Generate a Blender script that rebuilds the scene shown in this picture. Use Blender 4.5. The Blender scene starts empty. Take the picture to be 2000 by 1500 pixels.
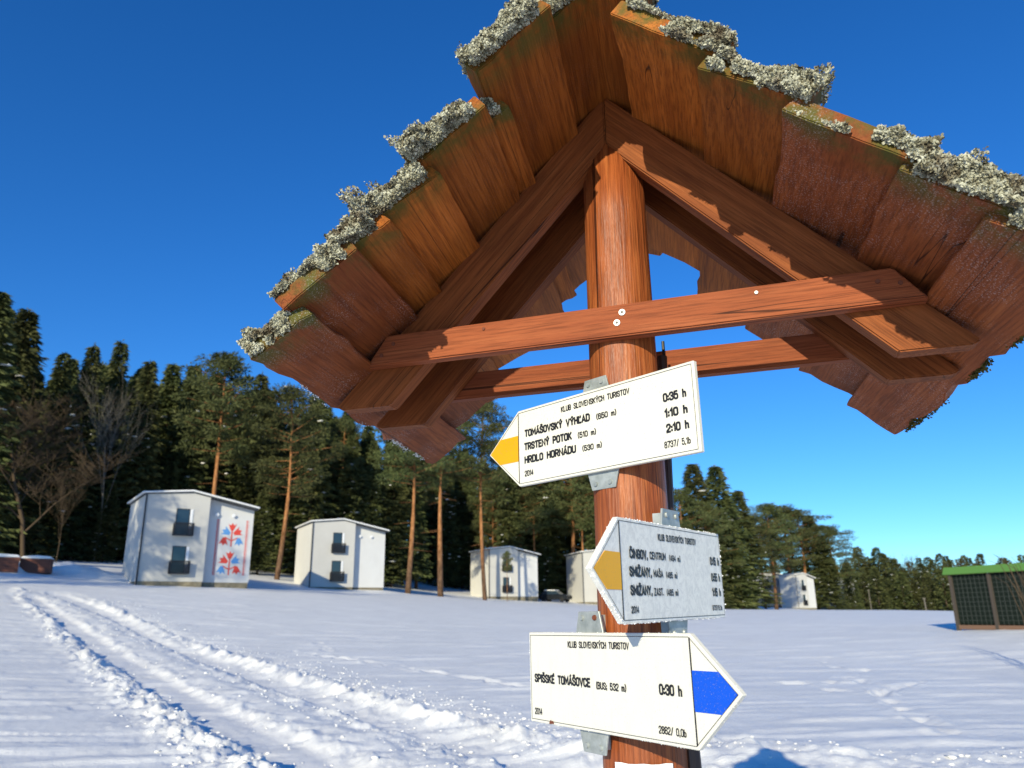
import bpy, bmesh, math, random
import numpy as np
from mathutils import Vector, Matrix

S = bpy.context.scene
COL = S.collection
RAD = math.radians
random.seed(7)
RNG = np.random.default_rng(7)

# ------------------------------------------------------------------ camera
FPX = 1500.0                      # focal length in pixels of a 2000 x 1500 frame
PITCH, ROLL = RAD(16.63), RAD(-0.639)
CAM = np.array([0.0, 0.0, 1.6])
_f = np.array([0, math.cos(PITCH), math.sin(PITCH)])
_u0 = np.array([0, -math.sin(PITCH), math.cos(PITCH)])
_r0 = np.array([1.0, 0, 0])
_r = math.cos(ROLL) * _r0 + math.sin(ROLL) * _u0
_u = -math.sin(ROLL) * _r0 + math.cos(ROLL) * _u0
cd = bpy.data.cameras.new('camera')
cam = bpy.data.objects.new('camera', cd)
COL.objects.link(cam)
cd.sensor_width = 36.0
cd.lens = 27.0
cd.clip_start = 0.05
cd.clip_end = 3000
cd.dof.use_dof = True
cd.dof.focus_distance = 1.5
cd.dof.aperture_fstop = 7.0
m = Matrix.Identity(4)
for i in range(3):
    m[i][0], m[i][1], m[i][2], m[i][3] = _r[i], _u[i], -_f[i], CAM[i]
cam.matrix_world = m
S.camera = cam

# ------------------------------------------------------------------ sky, sun, exposure
SUN_AZ, SUN_EL = RAD(19.0), RAD(19.0)      # azimuth the light travels towards, and elevation
world = bpy.data.worlds.new('World')
S.world = world
world.use_nodes = True
nt = world.node_tree
bg = nt.nodes['Background']
sky = nt.nodes.new('ShaderNodeTexSky')
sky.sky_type = 'NISHITA'
sky.sun_disc = False
sky.sun_elevation = SUN_EL
sky.sun_rotation = RAD(199.0)
sky.altitude = 600
sky.air_density = 1.0
sky.dust_density = 0.15
sky.ozone_density = 3.0
hsv = nt.nodes.new('ShaderNodeHueSaturation')
hsv.inputs['Saturation'].default_value = 1.27
tint = nt.nodes.new('ShaderNodeMix'); tint.data_type = 'RGBA'; tint.blend_type = 'MULTIPLY'; tint.inputs[0].default_value = 1.0; tint.inputs[7].default_value = (0.55, 0.88, 1.22, 1)
nt.links.new(sky.outputs[0], hsv.inputs['Color'])
nt.links.new(hsv.outputs[0], tint.inputs[6]); nt.links.new(tint.outputs[2], bg.inputs['Color'])
bg.inputs['Strength'].default_value = 0.135

sl = bpy.data.lights.new('sun', 'SUN')
sun = bpy.data.objects.new('sun', sl)
COL.objects.link(sun)
sl.energy = 5.0
sl.angle = RAD(0.5)
sl.color = (1.0, 0.91, 0.66)
SDIR = Vector((math.sin(SUN_AZ) * math.cos(SUN_EL), math.cos(SUN_AZ) * math.cos(SUN_EL), -math.sin(SUN_EL)))
sun.rotation_euler = SDIR.to_track_quat('-Z', 'Y').to_euler()
sun.location = (0, -20, 30)

S.view_settings.view_transform = 'Standard'
S.view_settings.look = 'None'
S.view_settings.exposure = 0.12
S.view_settings.gamma = 1.0

# ------------------------------------------------------------------ helpers
def ray(px, py):
    return (px - 1000) / FPX * _r - (py - 750) / FPX * _u + _f

def at(px, py, d):
    """point on the sight line of a photo pixel at horizontal distance d"""
    v = ray(px, py)
    return CAM + v * (d / math.hypot(v[0], v[1]))

def tag(o, label=None, cat=None, group=None, kind=None):
    if label: o['label'] = label
    if cat: o['category'] = cat
    if group: o['group'] = group
    if kind: o['kind'] = kind
    return o

def link(name, me, parent=None, mat=None):
    o = bpy.data.objects.new(name, me)
    COL.objects.link(o)
    if parent is not None: o.parent = parent
    if mat is not None and me is not None and len(me.materials) == 0: me.materials.append(mat)
    return o

def empty(name, loc=(0, 0, 0), rz=0.0, matrix=None):
    o = bpy.data.objects.new(name, None)
    COL.objects.link(o)
    o.empty_display_size = 0.1
    if matrix is not None: o.matrix_world = matrix
    else:
        o.location = loc
        o.rotation_euler = (0, 0, rz)
    return o

def np_mesh(name, verts, quads=None, tris=None, smooth=False):
    verts = np.asarray(verts, dtype=np.float32)
    me = bpy.data.meshes.new(name)
    loops, starts, n = [], [], 0
    if quads is not None and len(quads):
        q = np.asarray(quads, dtype=np.int32); loops.append(q.ravel()); starts.append(np.arange(len(q)) * 4); n = len(q) * 4
    if tris is not None and len(tris):
        t = np.asarray(tris, dtype=np.int32); loops.append(t.ravel()); starts.append(n + np.arange(len(t)) * 3)
    loops = np.concatenate(loops).astype(np.int32); starts = np.concatenate(starts).astype(np.int32)
    me.vertices.add(len(verts)); me.vertices.foreach_set('co', verts.ravel())
    me.loops.add(len(loops)); me.loops.foreach_set('vertex_index', loops)
    me.polygons.add(len(starts)); me.polygons.foreach_set('loop_start', starts)
    me.update(calc_edges=True)
    if smooth: me.polygons.foreach_set('use_smooth', np.ones(len(starts), dtype=bool))
    me.validate()
    return me

class MB:
    """small mesh collector"""
    def __init__(self): self.v, self.f = [], []
    def poly(self, pts):
        b = len(self.v); self.v += [tuple(p) for p in pts]; self.f.append(list(range(b, b + len(pts))))
        return self
    def box(self, x0, x1, y0, y1, z0, z1):
        b = len(self.v)
        self.v += [(x, y, z) for z in (z0, z1) for y in (y0, y1) for x in (x0, x1)]
        self.f += [[b + i for i in f] for f in ((0, 2, 3, 1), (4, 5, 7, 6), (0, 1, 5, 4), (2, 6, 7, 3), (0, 4, 6, 2), (1, 3, 7, 5))]
        return self
    def prism(self, poly, axis, a, b_):
        """extrude a 2D polygon; axis is the extrusion axis (0,1,2)"""
        b = len(self.v); n = len(poly)
        for c in (a, b_):
            for p in poly:
                q = list(p); q.insert(axis, c); self.v.append(tuple(q))
        self.f.append([b + i for i in range(n)][::-1]); self.f.append([b + n + i for i in range(n)])
        for i in range(n):
            j = (i + 1) % n; self.f.append([b + i, b + j, b + n + j, b + n + i])
        return self
    def tube(self, pts, rad, seg=8, cap=True):
        b = len(self.v); pts = [Vector(p) for p in pts]
        if not hasattr(rad, '__len__'): rad = [rad] * len(pts)
        up = Vector((0, 0, 1))
        for i, p in enumerate(pts):
            d = (pts[min(i + 1, len(pts) - 1)] - pts[max(i - 1, 0)]).normalized()
            a = d.cross(up)
            if a.length < 1e-3: a = Vector((1, 0, 0))
            a.normalize(); c = a.cross(d).normalized()
            for k in range(seg):
                t = 2 * math.pi * k / seg
                self.v.append(tuple(p + (a * math.cos(t) + c * math.sin(t)) * rad[i]))
        for i in range(len(pts) - 1):
            for k in range(seg):
                k2 = (k + 1) % seg
                self.f.append([b + i * seg + k, b + i * seg + k2, b + (i + 1) * seg + k2, b + (i + 1) * seg + k])
        if cap:
            self.f.append([b + k for k in range(seg)][::-1]); self.f.append([b + (len(pts) - 1) * seg + k for k in range(seg)])
        return self
    def mesh(self, name, bevel=0, smooth=False):
        me = bpy.data.meshes.new(name)
        me.from_pydata(self.v, [], self.f)
        bm = bmesh.new(); bm.from_mesh(me)
        bmesh.ops.recalc_face_normals(bm, faces=bm.faces)
        if bevel: bmesh.ops.bevel(bm, geom=list(bm.edges), offset=bevel, segments=1, affect='EDGES')
        bm.to_mesh(me); bm.free()
        if smooth:
            for p in me.polygons: p.use_smooth = True
        return me
    def build(self, name, mat, parent=None, bevel=0, smooth=False):
        return link(name, self.mesh(name, bevel, smooth), parent, mat)

# value noise
_P = RNG.permutation(1024)
_G = RNG.random(1024)
def vnoise(x, y, seed=0):
    xi = np.floor(x).astype(np.int64); yi = np.floor(y).astype(np.int64)
    fx = x - xi; fy = y - yi
    fx = fx * fx * fx * (fx * (fx * 6 - 15) + 10); fy = fy * fy * fy * (fy * (fy * 6 - 15) + 10)
    h = lambda a, b: _G[(_P[(_P[(a + seed * 57) & 1023] + b) & 1023] + seed) & 1023]
    a, b, c, d = h(xi, yi), h(xi + 1, yi), h(xi, yi + 1), h(xi + 1, yi + 1)
    return (a * (1 - fx) + b * fx) * (1 - fy) + (c * (1 - fx) + d * fx) * fy
def fbm(x, y, o=4, seed=0):
    s = 0; a = 0.5; t = 0
    for i in range(o):
        s = s + a * vnoise(x * 2 ** i + 13.7 * i, y * 2 ** i + 7.1 * i, seed + i); t += a; a *= 0.55
    return s / t - 0.5
def sstep(a, b, x):
    t = np.clip((x - a) / (b - a), 0, 1); return t * t * (3 - 2 * t)

# ------------------------------------------------------------------ materials
def new_mat(name, col=(0.5, 0.5, 0.5), rough=0.7, metal=0.0, spec=0.5):
    mt = bpy.data.materials.new(name); mt.use_nodes = True
    b = mt.node_tree.nodes['Principled BSDF']
    b.inputs['Base Color'].default_value = (*col, 1); b.inputs['Roughness'].default_value = rough
    b.inputs['Metallic'].default_value = metal; b.inputs['Specular IOR Level'].default_value = spec
    return mt
class NT:
    def __init__(self, mt): self.t = mt.node_tree; self.b = self.t.nodes['Principled BSDF']
    def n(self, typ, **kw):
        o = self.t.nodes.new(typ)
        for k, v in kw.items(): setattr(o, k, v)
        return o
    def l(self, a, b): self.t.links.new(a, b)
    def coords(self, scale=(1, 1, 1), loc=(0, 0, 0), rnd=True, kind='Object'):
        tc = self.n('ShaderNodeTexCoord'); mp = self.n('ShaderNodeMapping')
        mp.inputs['Scale'].default_value = scale; mp.inputs['Location'].default_value = loc
        src = tc.outputs[kind]
        if rnd:
            oi = self.n('ShaderNodeObjectInfo'); ml = self.n('ShaderNodeMath', operation='MULTIPLY'); ml.inputs[1].default_value = 37.0
            self.l(oi.outputs['Random'], ml.inputs[0])
            va = self.n('ShaderNodeVectorMath', operation='ADD'); self.l(src, va.inputs[0]); self.l(ml.outputs[0], va.inputs[1]); src = va.outputs[0]
        self.l(src, mp.inputs['Vector']); return mp.outputs[0]
    def noise(self, vec, scale=5, detail=4, rough=0.55, dist=0.0):
        o = self.n('ShaderNodeTexNoise'); o.inputs['Scale'].default_value = scale; o.inputs['Detail'].default_value = detail
        o.inputs['Roughness'].default_value = rough; o.inputs['Distortion'].default_value = dist
        if vec is not None: self.l(vec, o.inputs['Vector'])
        return o.outputs['Fac']
    def ramp(self, fac, stops):
        o = self.n('ShaderNodeValToRGB'); e = o.color_ramp.elements
        while len(e) > 1: e.remove(e[-1])
        e[0].position, e[0].color = stops[0][0], (*stops[0][1], 1)
        for p, c in stops[1:]:
            k = e.new(p); k.color = (*c, 1)
        self.l(fac, o.inputs[0]); return o.outputs[0]
    def fac(self, fac, a, b):
        o = self.n('ShaderNodeMapRange'); o.inputs[1].default_value = a; o.inputs[2].default_value = b
        o.interpolation_type = 'SMOOTHSTEP'
        self.l(fac, o.inputs[0]); return o.outputs[0]
    def mix(self, fac, a, b, mode='MIX'):
        o = self.n('ShaderNodeMix', data_type='RGBA', blend_type=mode)
        if isinstance(fac, (int, float)): o.inputs[0].default_value = fac
        else: self.l(fac, o.inputs[0])
        for i, c in ((6, a), (7, b)):
            if isinstance(c, tuple): o.inputs[i].default_value = (*c, 1)
            else: self.l(c, o.inputs[i])
        return o.outputs[2]
    def mul(self, a, b):
        o = self.n('ShaderNodeMath', operation='MULTIPLY')
        for i, c in enumerate((a, b)):
            if isinstance(c, (int, float)): o.inputs[i].default_value = c
            else: self.l(c, o.inputs[i])
        return o.outputs[0]
    def bump(self, h, strength=0.3, dist=0.01):
        o = self.n('ShaderNodeBump'); o.inputs['Strength'].default_value = strength; o.inputs['Distance'].default_value = dist
        self.l(h, o.inputs['Height']); self.l(o.outputs[0], self.b.inputs['Normal'])
    def color(self, c): self.l(c, self.b.inputs['Base Color'])

def wood(name, lo, mid, hi, axis=0, rough=0.55, frost=0.0, moss=0.0, spec=0.35, crack=True, wear=0.25, bmp=0.6, cw=0.006):
    mt = new_mat(name, mid, rough, spec=spec); g = NT(mt)
    st = [26, 26, 26]; st[axis] = 1.3
    v = g.coords(tuple(st))
    n1 = g.noise(v, 1.6, 6, 0.65, 0.6)
    fine = [120, 120, 120]; fine[axis] = 5
    n2 = g.noise(g.coords(tuple(fine)), 2.0, 3, 0.6)
    broad = g.noise(g.coords((4, 4, 4)), 1.2, 3, 0.5)
    c = g.ramp(n1, [(0.3, lo), (0.5, mid), (0.72, hi)])
    c = g.mix(g.mul(g.fac(n2, 0.42, 0.68), 0.6), c, tuple(x * 0.5 for x in lo))
    c = g.mix(g.mul(g.fac(broad, 0.48, 0.72), wear), c, tuple(x * 0.55 for x in mid))
    if crack:
        cs = [16, 16, 16]; cs[axis] = 0.14
        n3 = g.noise(g.coords(tuple(cs), (3, 5, 1)), 1.0, 2, 0.5, 0.0)
        o = g.n('ShaderNodeMath', operation='SUBTRACT'); g.l(n3, o.inputs[0]); o.inputs[1].default_value = 0.63
        a = g.n('ShaderNodeMath', operation='ABSOLUTE'); g.l(o.outputs[0], a.inputs[0])
        c = g.mix(g.mul(g.fac(a.outputs[0], cw, 0.0), 0.9), c, tuple(x * 0.12 for x in lo))
    oi = g.n('ShaderNodeObjectInfo'); hs = g.n('ShaderNodeHueSaturation'); g.l(c, hs.inputs['Color'])
    vv = g.n('ShaderNodeMapRange'); g.l(oi.outputs['Random'], vv.inputs[0]); vv.inputs[3].default_value = 0.72; vv.inputs[4].default_value = 1.25; g.l(vv.outputs[0], hs.inputs['Value']); c = hs.outputs[0]
    if moss:
        tc = g.n('ShaderNodeTexCoord'); sx = g.n('ShaderNodeSeparateXYZ'); g.l(tc.outputs['Object'], sx.inputs[0])
        k = g.fac(sx.outputs[0], -0.10, 0.0)
        nm = g.noise(g.coords((14, 14, 14)), 1.0, 4, 0.7)
        k = g.mul(k, g.fac(nm, 0.36, 0.62))
        c = g.mix(g.mul(k, moss), c, (0.075, 0.085, 0.015))
    if frost:
        nf = g.noise(g.coords((1, 1, 1)), 340, 2, 0.6)
        nb = g.noise(g.coords((1, 1, 1)), 7, 3, 0.5)
        k = g.mul(g.fac(nf, 0.53, 0.68), g.fac(nb, 0.40, 0.60))
        c = g.mix(g.mul(k, frost), c, (0.72, 0.70, 0.70))
    g.color(c)
    g.bump(g.mix(0.5, n1, n2), bmp, 0.004)
    return mt

M = {}
M['tie'] = wood('wood_stained_red', (0.21, 0.050, 0.017), (0.265, 0.070, 0.024), (0.32, 0.094, 0.034), 0, 0.7, spec=0.2, wear=0.2)
M['rafter'] = wood('wood_stained_brown', (0.14, 0.036, 0.009), (0.21, 0.060, 0.015), (0.28, 0.088, 0.025), 0, 0.7, spec=0.2, wear=0.3)
M['plank'] = wood('wood_plank', (0.24, 0.062, 0.009), (0.39, 0.112, 0.015), (0.54, 0.168, 0.029), 0, 0.7, spec=0.2, frost=0.03, moss=0.9, wear=0.5)
M['plank_frost'] = wood('wood_plank_frosted', (0.19, 0.046, 0.012), (0.28, 0.074, 0.019), (0.37, 0.108, 0.030), 0, 0.7, spec=0.2, frost=0.26, moss=0.9, wear=0.5)
M['post'] = wood('wood_varnished_log', (0.16, 0.034, 0.009), (0.30, 0.080, 0.021), (0.46, 0.155, 0.045), 2, 0.45, spec=0.35, wear=0.45, bmp=1.0, cw=0.009)
M['pole_dark'] = new_mat('dark_brown_steel', (0.05, 0.025, 0.018), 0.5)
M['black'] = new_mat('black_metal', (0.012, 0.012, 0.013), 0.45)
M['ink'] = new_mat('black_print', (0.012, 0.012, 0.014), 0.5)
M['lichen_pale'] = new_mat('lichen_pale', (0.52, 0.53, 0.40), 0.9, spec=0.1)
g = NT(M['lichen_pale']); g.color(g.mix(g.mul(g.fac(g.noise(g.coords((1, 1, 1)), 17, 3, 0.6), 0.56, 0.68), 0.7), g.ramp(g.noise(g.coords((1, 1, 1)), 55, 4, 0.7), [(0.30, (0.07, 0.055, 0.04)), (0.42, (0.25, 0.23, 0.15)), (0.55, (0.50, 0.49, 0.37)), (0.8, (0.66, 0.65, 0.54))]), (0.11, 0.075, 0.045)))
M['moss'] = new_mat('moss', (0.10, 0.085, 0.022), 0.9, spec=0.1)
M['frost'] = new_mat('hoar_frost', (0.82, 0.84, 0.87), 0.7, spec=0.3)

def sign_mat(name, base, frost):
    mt = new_mat(name, base, 0.45, spec=0.3); g = NT(mt)
    v = g.coords((1, 1, 1))
    d = g.fac(g.noise(v, 420, 2, 0.6), 0.62, 0.72)
    stv = g.fac(g.noise(g.coords((90, 90, 7)), 1.0, 4, 0.7), 0.5, 0.75)
    blot = g.fac(g.noise(v, 22, 4, 0.6), 0.42, 0.7)
    c = g.mix(g.mul(blot, 0.10), base, tuple(x * 0.75 for x in base))
    c = g.mix(g.mul(stv, 0.16), c, tuple(x * 0.55 for x in base))
    c = g.mix(g.mul(d, 0.55), c, (0.25, 0.24, 0.20))
    if frost:
        k = g.fac(g.noise(v, 60, 5, 0.75, 0.8), 0.40, 0.62)
        c = g.mix(g.mul(k, frost), c, (0.60, 0.595, 0.57))
    g.color(c); return mt
M['sign'] = sign_mat('enamel_cream', (0.72, 0.705, 0.63), 0)
M['sign_frost'] = sign_mat('enamel_frosted', (0.88, 0.865, 0.80), 0.5)
M['yellow'] = sign_mat('enamel_yellow', (0.72, 0.34, 0.004), 0)
M['yellow_frost'] = sign_mat('enamel_yellow_frosted', (0.85, 0.42, 0.01), 0)
M['blue'] = sign_mat('enamel_blue', (0.004, 0.085, 0.62), 0)
M['zinc'] = new_mat('galvanised_steel', (0.36, 0.39, 0.39), 0.45, 0.35)
g = NT(M['zinc']); g.color(g.ramp(g.noise(g.coords((1, 1, 1)), 45, 4, 0.6), [(0.3, (0.27, 0.30, 0.29)), (0.7, (0.46, 0.49, 0.48))]))
M['rust'] = new_mat('rusty_bolt', (0.16, 0.045, 0.02), 0.8)
M['screw'] = new_mat('screw_steel', (0.55, 0.55, 0.55), 0.5, 0.6)
M['paper'] = new_mat('white_paper', (0.82, 0.82, 0.83), 0.6)

mt = M['snow'] = new_mat('snow', (0.9, 0.91, 0.92), 0.6, spec=0.35); g = NT(mt)
v = g.coords((1, 1, 1), rnd=False)
g.color(g.ramp(g.noise(v, 0.8, 4, 0.6), [(0.3, (0.80, 0.79, 0.76)), (0.7, (0.88, 0.87, 0.835))]))
vs = g.coords((4.0, 16, 8), rnd=False)
hmix = g.mix(0.55, g.noise(v, 38, 5, 0.65), g.noise(vs, 1.0, 4, 0.6, 0.5))
g.bump(hmix, 0.6, 0.03)
M['snow_clean'] = new_mat('snow_cap', (0.84, 0.83, 0.80), 0.6)

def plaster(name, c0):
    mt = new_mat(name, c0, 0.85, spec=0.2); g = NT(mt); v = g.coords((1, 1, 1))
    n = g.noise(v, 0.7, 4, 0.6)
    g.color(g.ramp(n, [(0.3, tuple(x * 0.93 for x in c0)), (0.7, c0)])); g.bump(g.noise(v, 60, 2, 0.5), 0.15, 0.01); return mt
M['wall'] = plaster('plaster_shaded', (0.53, 0.515, 0.48))  # greyer copy for the front wall, its shading put into the colour
M['wall_side'] = plaster('plaster_side_sunlit', (0.62, 0.605, 0.56))  # side wall's sunlit tone put into the plaster colour
M['wall_sunlit'] = plaster('plaster_sunlit', (0.60, 0.60, 0.60))  # lighter copy for the recessed wall, sunlight painted in
M['trim'] = new_mat('dark_trim', (0.02, 0.022, 0.025), 0.5)
M['reveal'] = new_mat('window_reveal', (0.78, 0.78, 0.78), 0.6)
mt = M['glass'] = new_mat('window_glass', (0.02, 0.035, 0.05), 0.05, spec=0.9)
M['railing'] = new_mat('railing_black', (0.012, 0.012, 0.014), 0.5)
mt = M['stone'] = new_mat('plinth_stone', (0.2, 0.18, 0.13), 0.9); g = NT(mt)
g.color(g.ramp(g.noise(g.coords((1, 1, 1)), 2.2, 5, 0.65), [(0.3, (0.10, 0.085, 0.06)), (0.55, (0.22, 0.19, 0.13)), (0.75, (0.34, 0.29, 0.19))]))
M['mural_red'] = new_mat('mural_red', (0.60, 0.055, 0.04), 0.8)
M['mural_blue'] = new_mat('mural_blue', (0.09, 0.27, 0.58), 0.8)

def foliage(name, a, b, c_):
    mt = new_mat(name, b, 0.75, spec=0.15); g = NT(mt); v = g.coords((1, 1, 1))
    n = g.noise(v, 0.55, 3, 0.6)
    c = g.ramp(n, [(0.32, a), (0.5, b), (0.7, c_)])
    c = g.mix(g.mul(g.fac(g.noise(v, 9, 2, 0.6), 0.5, 0.75), 0.5), c, c_)
    oi = g.n('ShaderNodeObjectInfo'); hs = g.n('ShaderNodeHueSaturation'); g.l(c, hs.inputs['Color'])
    vv = g.n('ShaderNodeMapRange'); g.l(oi.outputs['Random'], vv.inputs[0]); vv.inputs[3].default_value = 0.75; vv.inputs[4].default_value = 1.25; g.l(vv.outputs[0], hs.inputs['Value'])
    hh = g.n('ShaderNodeMapRange'); g.l(oi.outputs['Random'], hh.inputs[0]); hh.inputs[3].default_value = 0.48; hh.inputs[4].default_value = 0.515; g.l(hh.outputs[0], hs.inputs['Hue'])
    g.color(hs.outputs[0]); return mt
M['spruce'] = foliage('spruce_needles', (0.032, 0.044, 0.016), (0.070, 0.082, 0.028), (0.125, 0.130, 0.046))
M['pine'] = foliage('pine_needles', (0.042, 0.055, 0.020), (0.078, 0.092, 0.033), (0.128, 0.136, 0.052))
mt = M['bark_pine'] = new_mat('pine_bark', (0.3, 0.14, 0.06), 0.9, spec=0.1); g = NT(mt)
tc = g.n('ShaderNodeTexCoord'); sx = g.n('ShaderNodeSeparateXYZ'); g.l(tc.outputs['Object'], sx.inputs[0])
nb = g.noise(g.coords((6, 6, 1.6)), 1.0, 4, 0.6)
low = g.ramp(nb, [(0.35, (0.06, 0.035, 0.022)), (0.7, (0.20, 0.12, 0.075))]); high = g.ramp(nb, [(0.35, (0.20, 0.085, 0.032)), (0.7, (0.46, 0.22, 0.095))])
g.color(g.mix(g.fac(sx.outputs[2], 2.0, 8.0), low, high))
mt = M['bark_dark'] = new_mat('spruce_bark', (0.08, 0.055, 0.04), 0.9, spec=0.1); g = NT(mt)
g.color(g.ramp(g.noise(g.coords((6, 6, 1.5)), 1.0, 4, 0.6), [(0.35, (0.035, 0.025, 0.018)), (0.7, (0.13, 0.09, 0.065))]))
M['bark_twig'] = new_mat('deciduous_bark', (0.085, 0.060, 0.038), 0.9, spec=0.1)
M['bark_birch'] = new_mat('birch_bark', (0.15, 0.135, 0.11), 0.9, spec=0.1)
M['net'] = new_mat('dark_green_netting', (0.010, 0.016, 0.013), 0.9, spec=0.1)
M['wire'] = new_mat('wire', (0.06, 0.07, 0.06), 0.6, 0.2)
M['frame_wood'] = new_mat('weathered_frame', (0.06, 0.048, 0.038), 0.85)
M['rail_wood'] = new_mat('reddish_rail', (0.17, 0.095, 0.06), 0.85)
M['green'] = new_mat('green_sheet', (0.085, 0.21, 0.04), 0.7)
M['bin'] = new_mat('brown_boards', (0.17, 0.060, 0.036), 0.8)
M['car'] = new_mat('car_paint_dark', (0.012, 0.014, 0.017), 0.2, spec=0.6)
M['tyre'] = new_mat('tyre_rubber', (0.012, 0.012, 0.012), 0.9)

# ------------------------------------------------------------------ terrain
# ground points: photo pixel of a foot point and its horizontal distance
CTRL_PX = [(360, 1146, 60), (235, 1138, 62), (490, 1151, 62), (660, 1152, 78), (755, 1153, 80), (975, 1169, 104), (90, 1097, 74), (45, 1118, 62),
           (100, 1141, 54), (540, 1132, 84), (808, 1163, 82), (870, 1166, 84), (952, 1174, 88), (1120, 1180, 95), (1555, 1189, 176), (1480, 1186, 165),
           (1340, 1192, 110), (1880, 1231, 36), (1990, 1229, 34), (1700, 1197, 240), (1860, 1212, 190), (1950, 1214, 170),
           (100, 1030, 130), (500, 1080, 140), (900, 1130, 160), (1250, 1165, 190), (-300, 1100, 90), (-300, 1010, 140), (2300, 1225, 120)]
CT = [at(*c) for c in CTRL_PX]
CT += [np.array(p, float) for p in ((0, 0, 0), (4, 0, 0), (-4, 0, 0), (0, 5, 0), (2.9, 9.0, 0.2), (-3, 10, 0.1), (8, 9, 0.14), (-8, 14, .25), (0, 20, 0.25), (12, 20, 0.2),
                                  (0, -15, 0), (-20, 0, 0.3), (20, 0, -0.2), (-15, 24, .75), (-30, -30, 0), (30, -30, 0), (60, 20, 0), (-60, 20, 4), (0, 45, 1.25), (20, 60, 1.35), (45, 90, 1.4))]
CT = np.array(CT)
def _phi(r2): return 0.5 * r2 * np.log(r2 + 1e-9)
def _tps(P, z, lam=4.0):
    n = len(P); d2 = ((P[:, None] - P[None]) ** 2).sum(-1); K = _phi(d2) + lam * np.eye(n)
    A = np.zeros((n + 3, n + 3)); A[:n, :n] = K; A[:n, n] = 1; A[:n, n + 1:] = P; A[n, :n] = 1; A[n + 1:, :n] = P.T
    return np.linalg.solve(A, np.concatenate([z, np.zeros(3)]))
_TW = _tps(CT[:, :2], CT[:, 2])
def terrain(x, y):
    x = np.asarray(x, float); y = np.asarray(y, float)
    rr = np.hypot(x, y); k = np.where(rr > 260, 260 / np.maximum(rr, 1e-6), 1.0)
    X, Y = (x * k).ravel(), (y * k).ravel(); out = np.zeros(len(X))
    for i in range(0, len(X), 100000):
        a, b = X[i:i + 100000], Y[i:i + 100000]
        d2 = (a[:, None] - CT[None, :, 0]) ** 2 + (b[:, None] - CT[None, :, 1]) ** 2
        out[i:i + 100000] = _phi(d2) @ _TW[:-3] + _TW[-3] + _TW[-2] * a + _TW[-1] * b
    return out.reshape(x.shape)
def tz(x, y): return float(terrain(np.array([x]), np.array([y]))[0])
def ghit(px, py, dmax=400):
    """first place where a photo sight line meets the smooth ground"""
    v = ray(px, py); v = v / math.hypot(v[0], v[1])
    d = np.geomspace(2, dmax, 1500); p = CAM[None] + v[None] * d[:, None]
    below = p[:, 2] < terrain(p[:, 0], p[:, 1])
    i = int(np.argmax(below)) if below.any() else len(d) - 1
    return p[i]
def foot(px, d):
    """ground position seen in column px at distance d (column taken near the horizon)"""
    p = at(px, 1180, d); return np.array([p[0], p[1], tz(p[0], p[1])])

def gline(pts): return np.array([ghit(*p)[:2] for p in pts])
T1 = gline([(60, 1165), (110, 1200), (170, 1240), (250, 1292), (330, 1340), (450, 1405), (560, 1455), (650, 1500), (800, 1560), (1100, 1640), (1600, 1690)])
T2 = gline([(110, 1158), (170, 1180), (230, 1206), (330, 1250), (440, 1293), (560, 1335), (680, 1371), (800, 1405), (1000, 1458), (1190, 1502), (1500, 1540), (2000, 1550)])
B1 = gline([(35, 1150), (65, 1185), (100, 1220), (150, 1266), (200, 1310), (290, 1380), (390, 1450), (480, 1505), (600, 1570), (800, 1640)])
B2 = gline([(190, 1172), (260, 1210), (340, 1250), (410, 1270), (480, 1290), (560, 1315), (640, 1340), (760, 1375), (900, 1412), (1040, 1445), (1180, 1472), (1290, 1466)])
B3 = gline([(1290, 1462), (1420, 1452), (1620, 1476), (1800, 1484), (2100, 1478)])
PRINTS = [gline([(1600, 1285), (1660, 1320), (1700, 1345), (1790, 1400), (1850, 1430)]), gline([(1580, 1345), (1700, 1362), (1800, 1335)]),
          gline([(1500, 1340), (1620, 1338), (1690, 1310)]), gline([(560, 1270), (760, 1300), (900, 1320), (1040, 1345)]), gline([(620, 1255), (640, 1272)])]
def pdist(x, y, L):
    """distance to a polyline and signed side (positive = right of its direction)"""
    best = np.full(x.shape, 1e9); side = np.zeros(x.shape)
    for (ax, ay), (bx, by) in zip(L[:-1], L[1:]):
        dx, dy = bx - ax, by - ay; l2 = dx * dx + dy * dy + 1e-12
        t = np.clip(((x - ax) * dx + (y - ay) * dy) / l2, 0, 1)
        ex, ey = x - ax - t * dx, y - ay - t * dy; d = np.hypot(ex, ey)
        s = np.sign(dx * ey - dy * ex); m_ = d < best
        best = np.where(m_, d, best); side = np.where(m_, s, side)
    return best, side
MOUNDS = []
for px, py, d, h, r_ in ((150, 1122, 65, 0.32, 2.0), (195, 1128, 65, 0.25, 2.2), (115, 1120, 65, 0.36, 1.3), (24, 1116, 62, 0.5, 0.6)):
    p = at(px, py, d); MOUNDS.append((p[0], p[1], h, r_))
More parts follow.
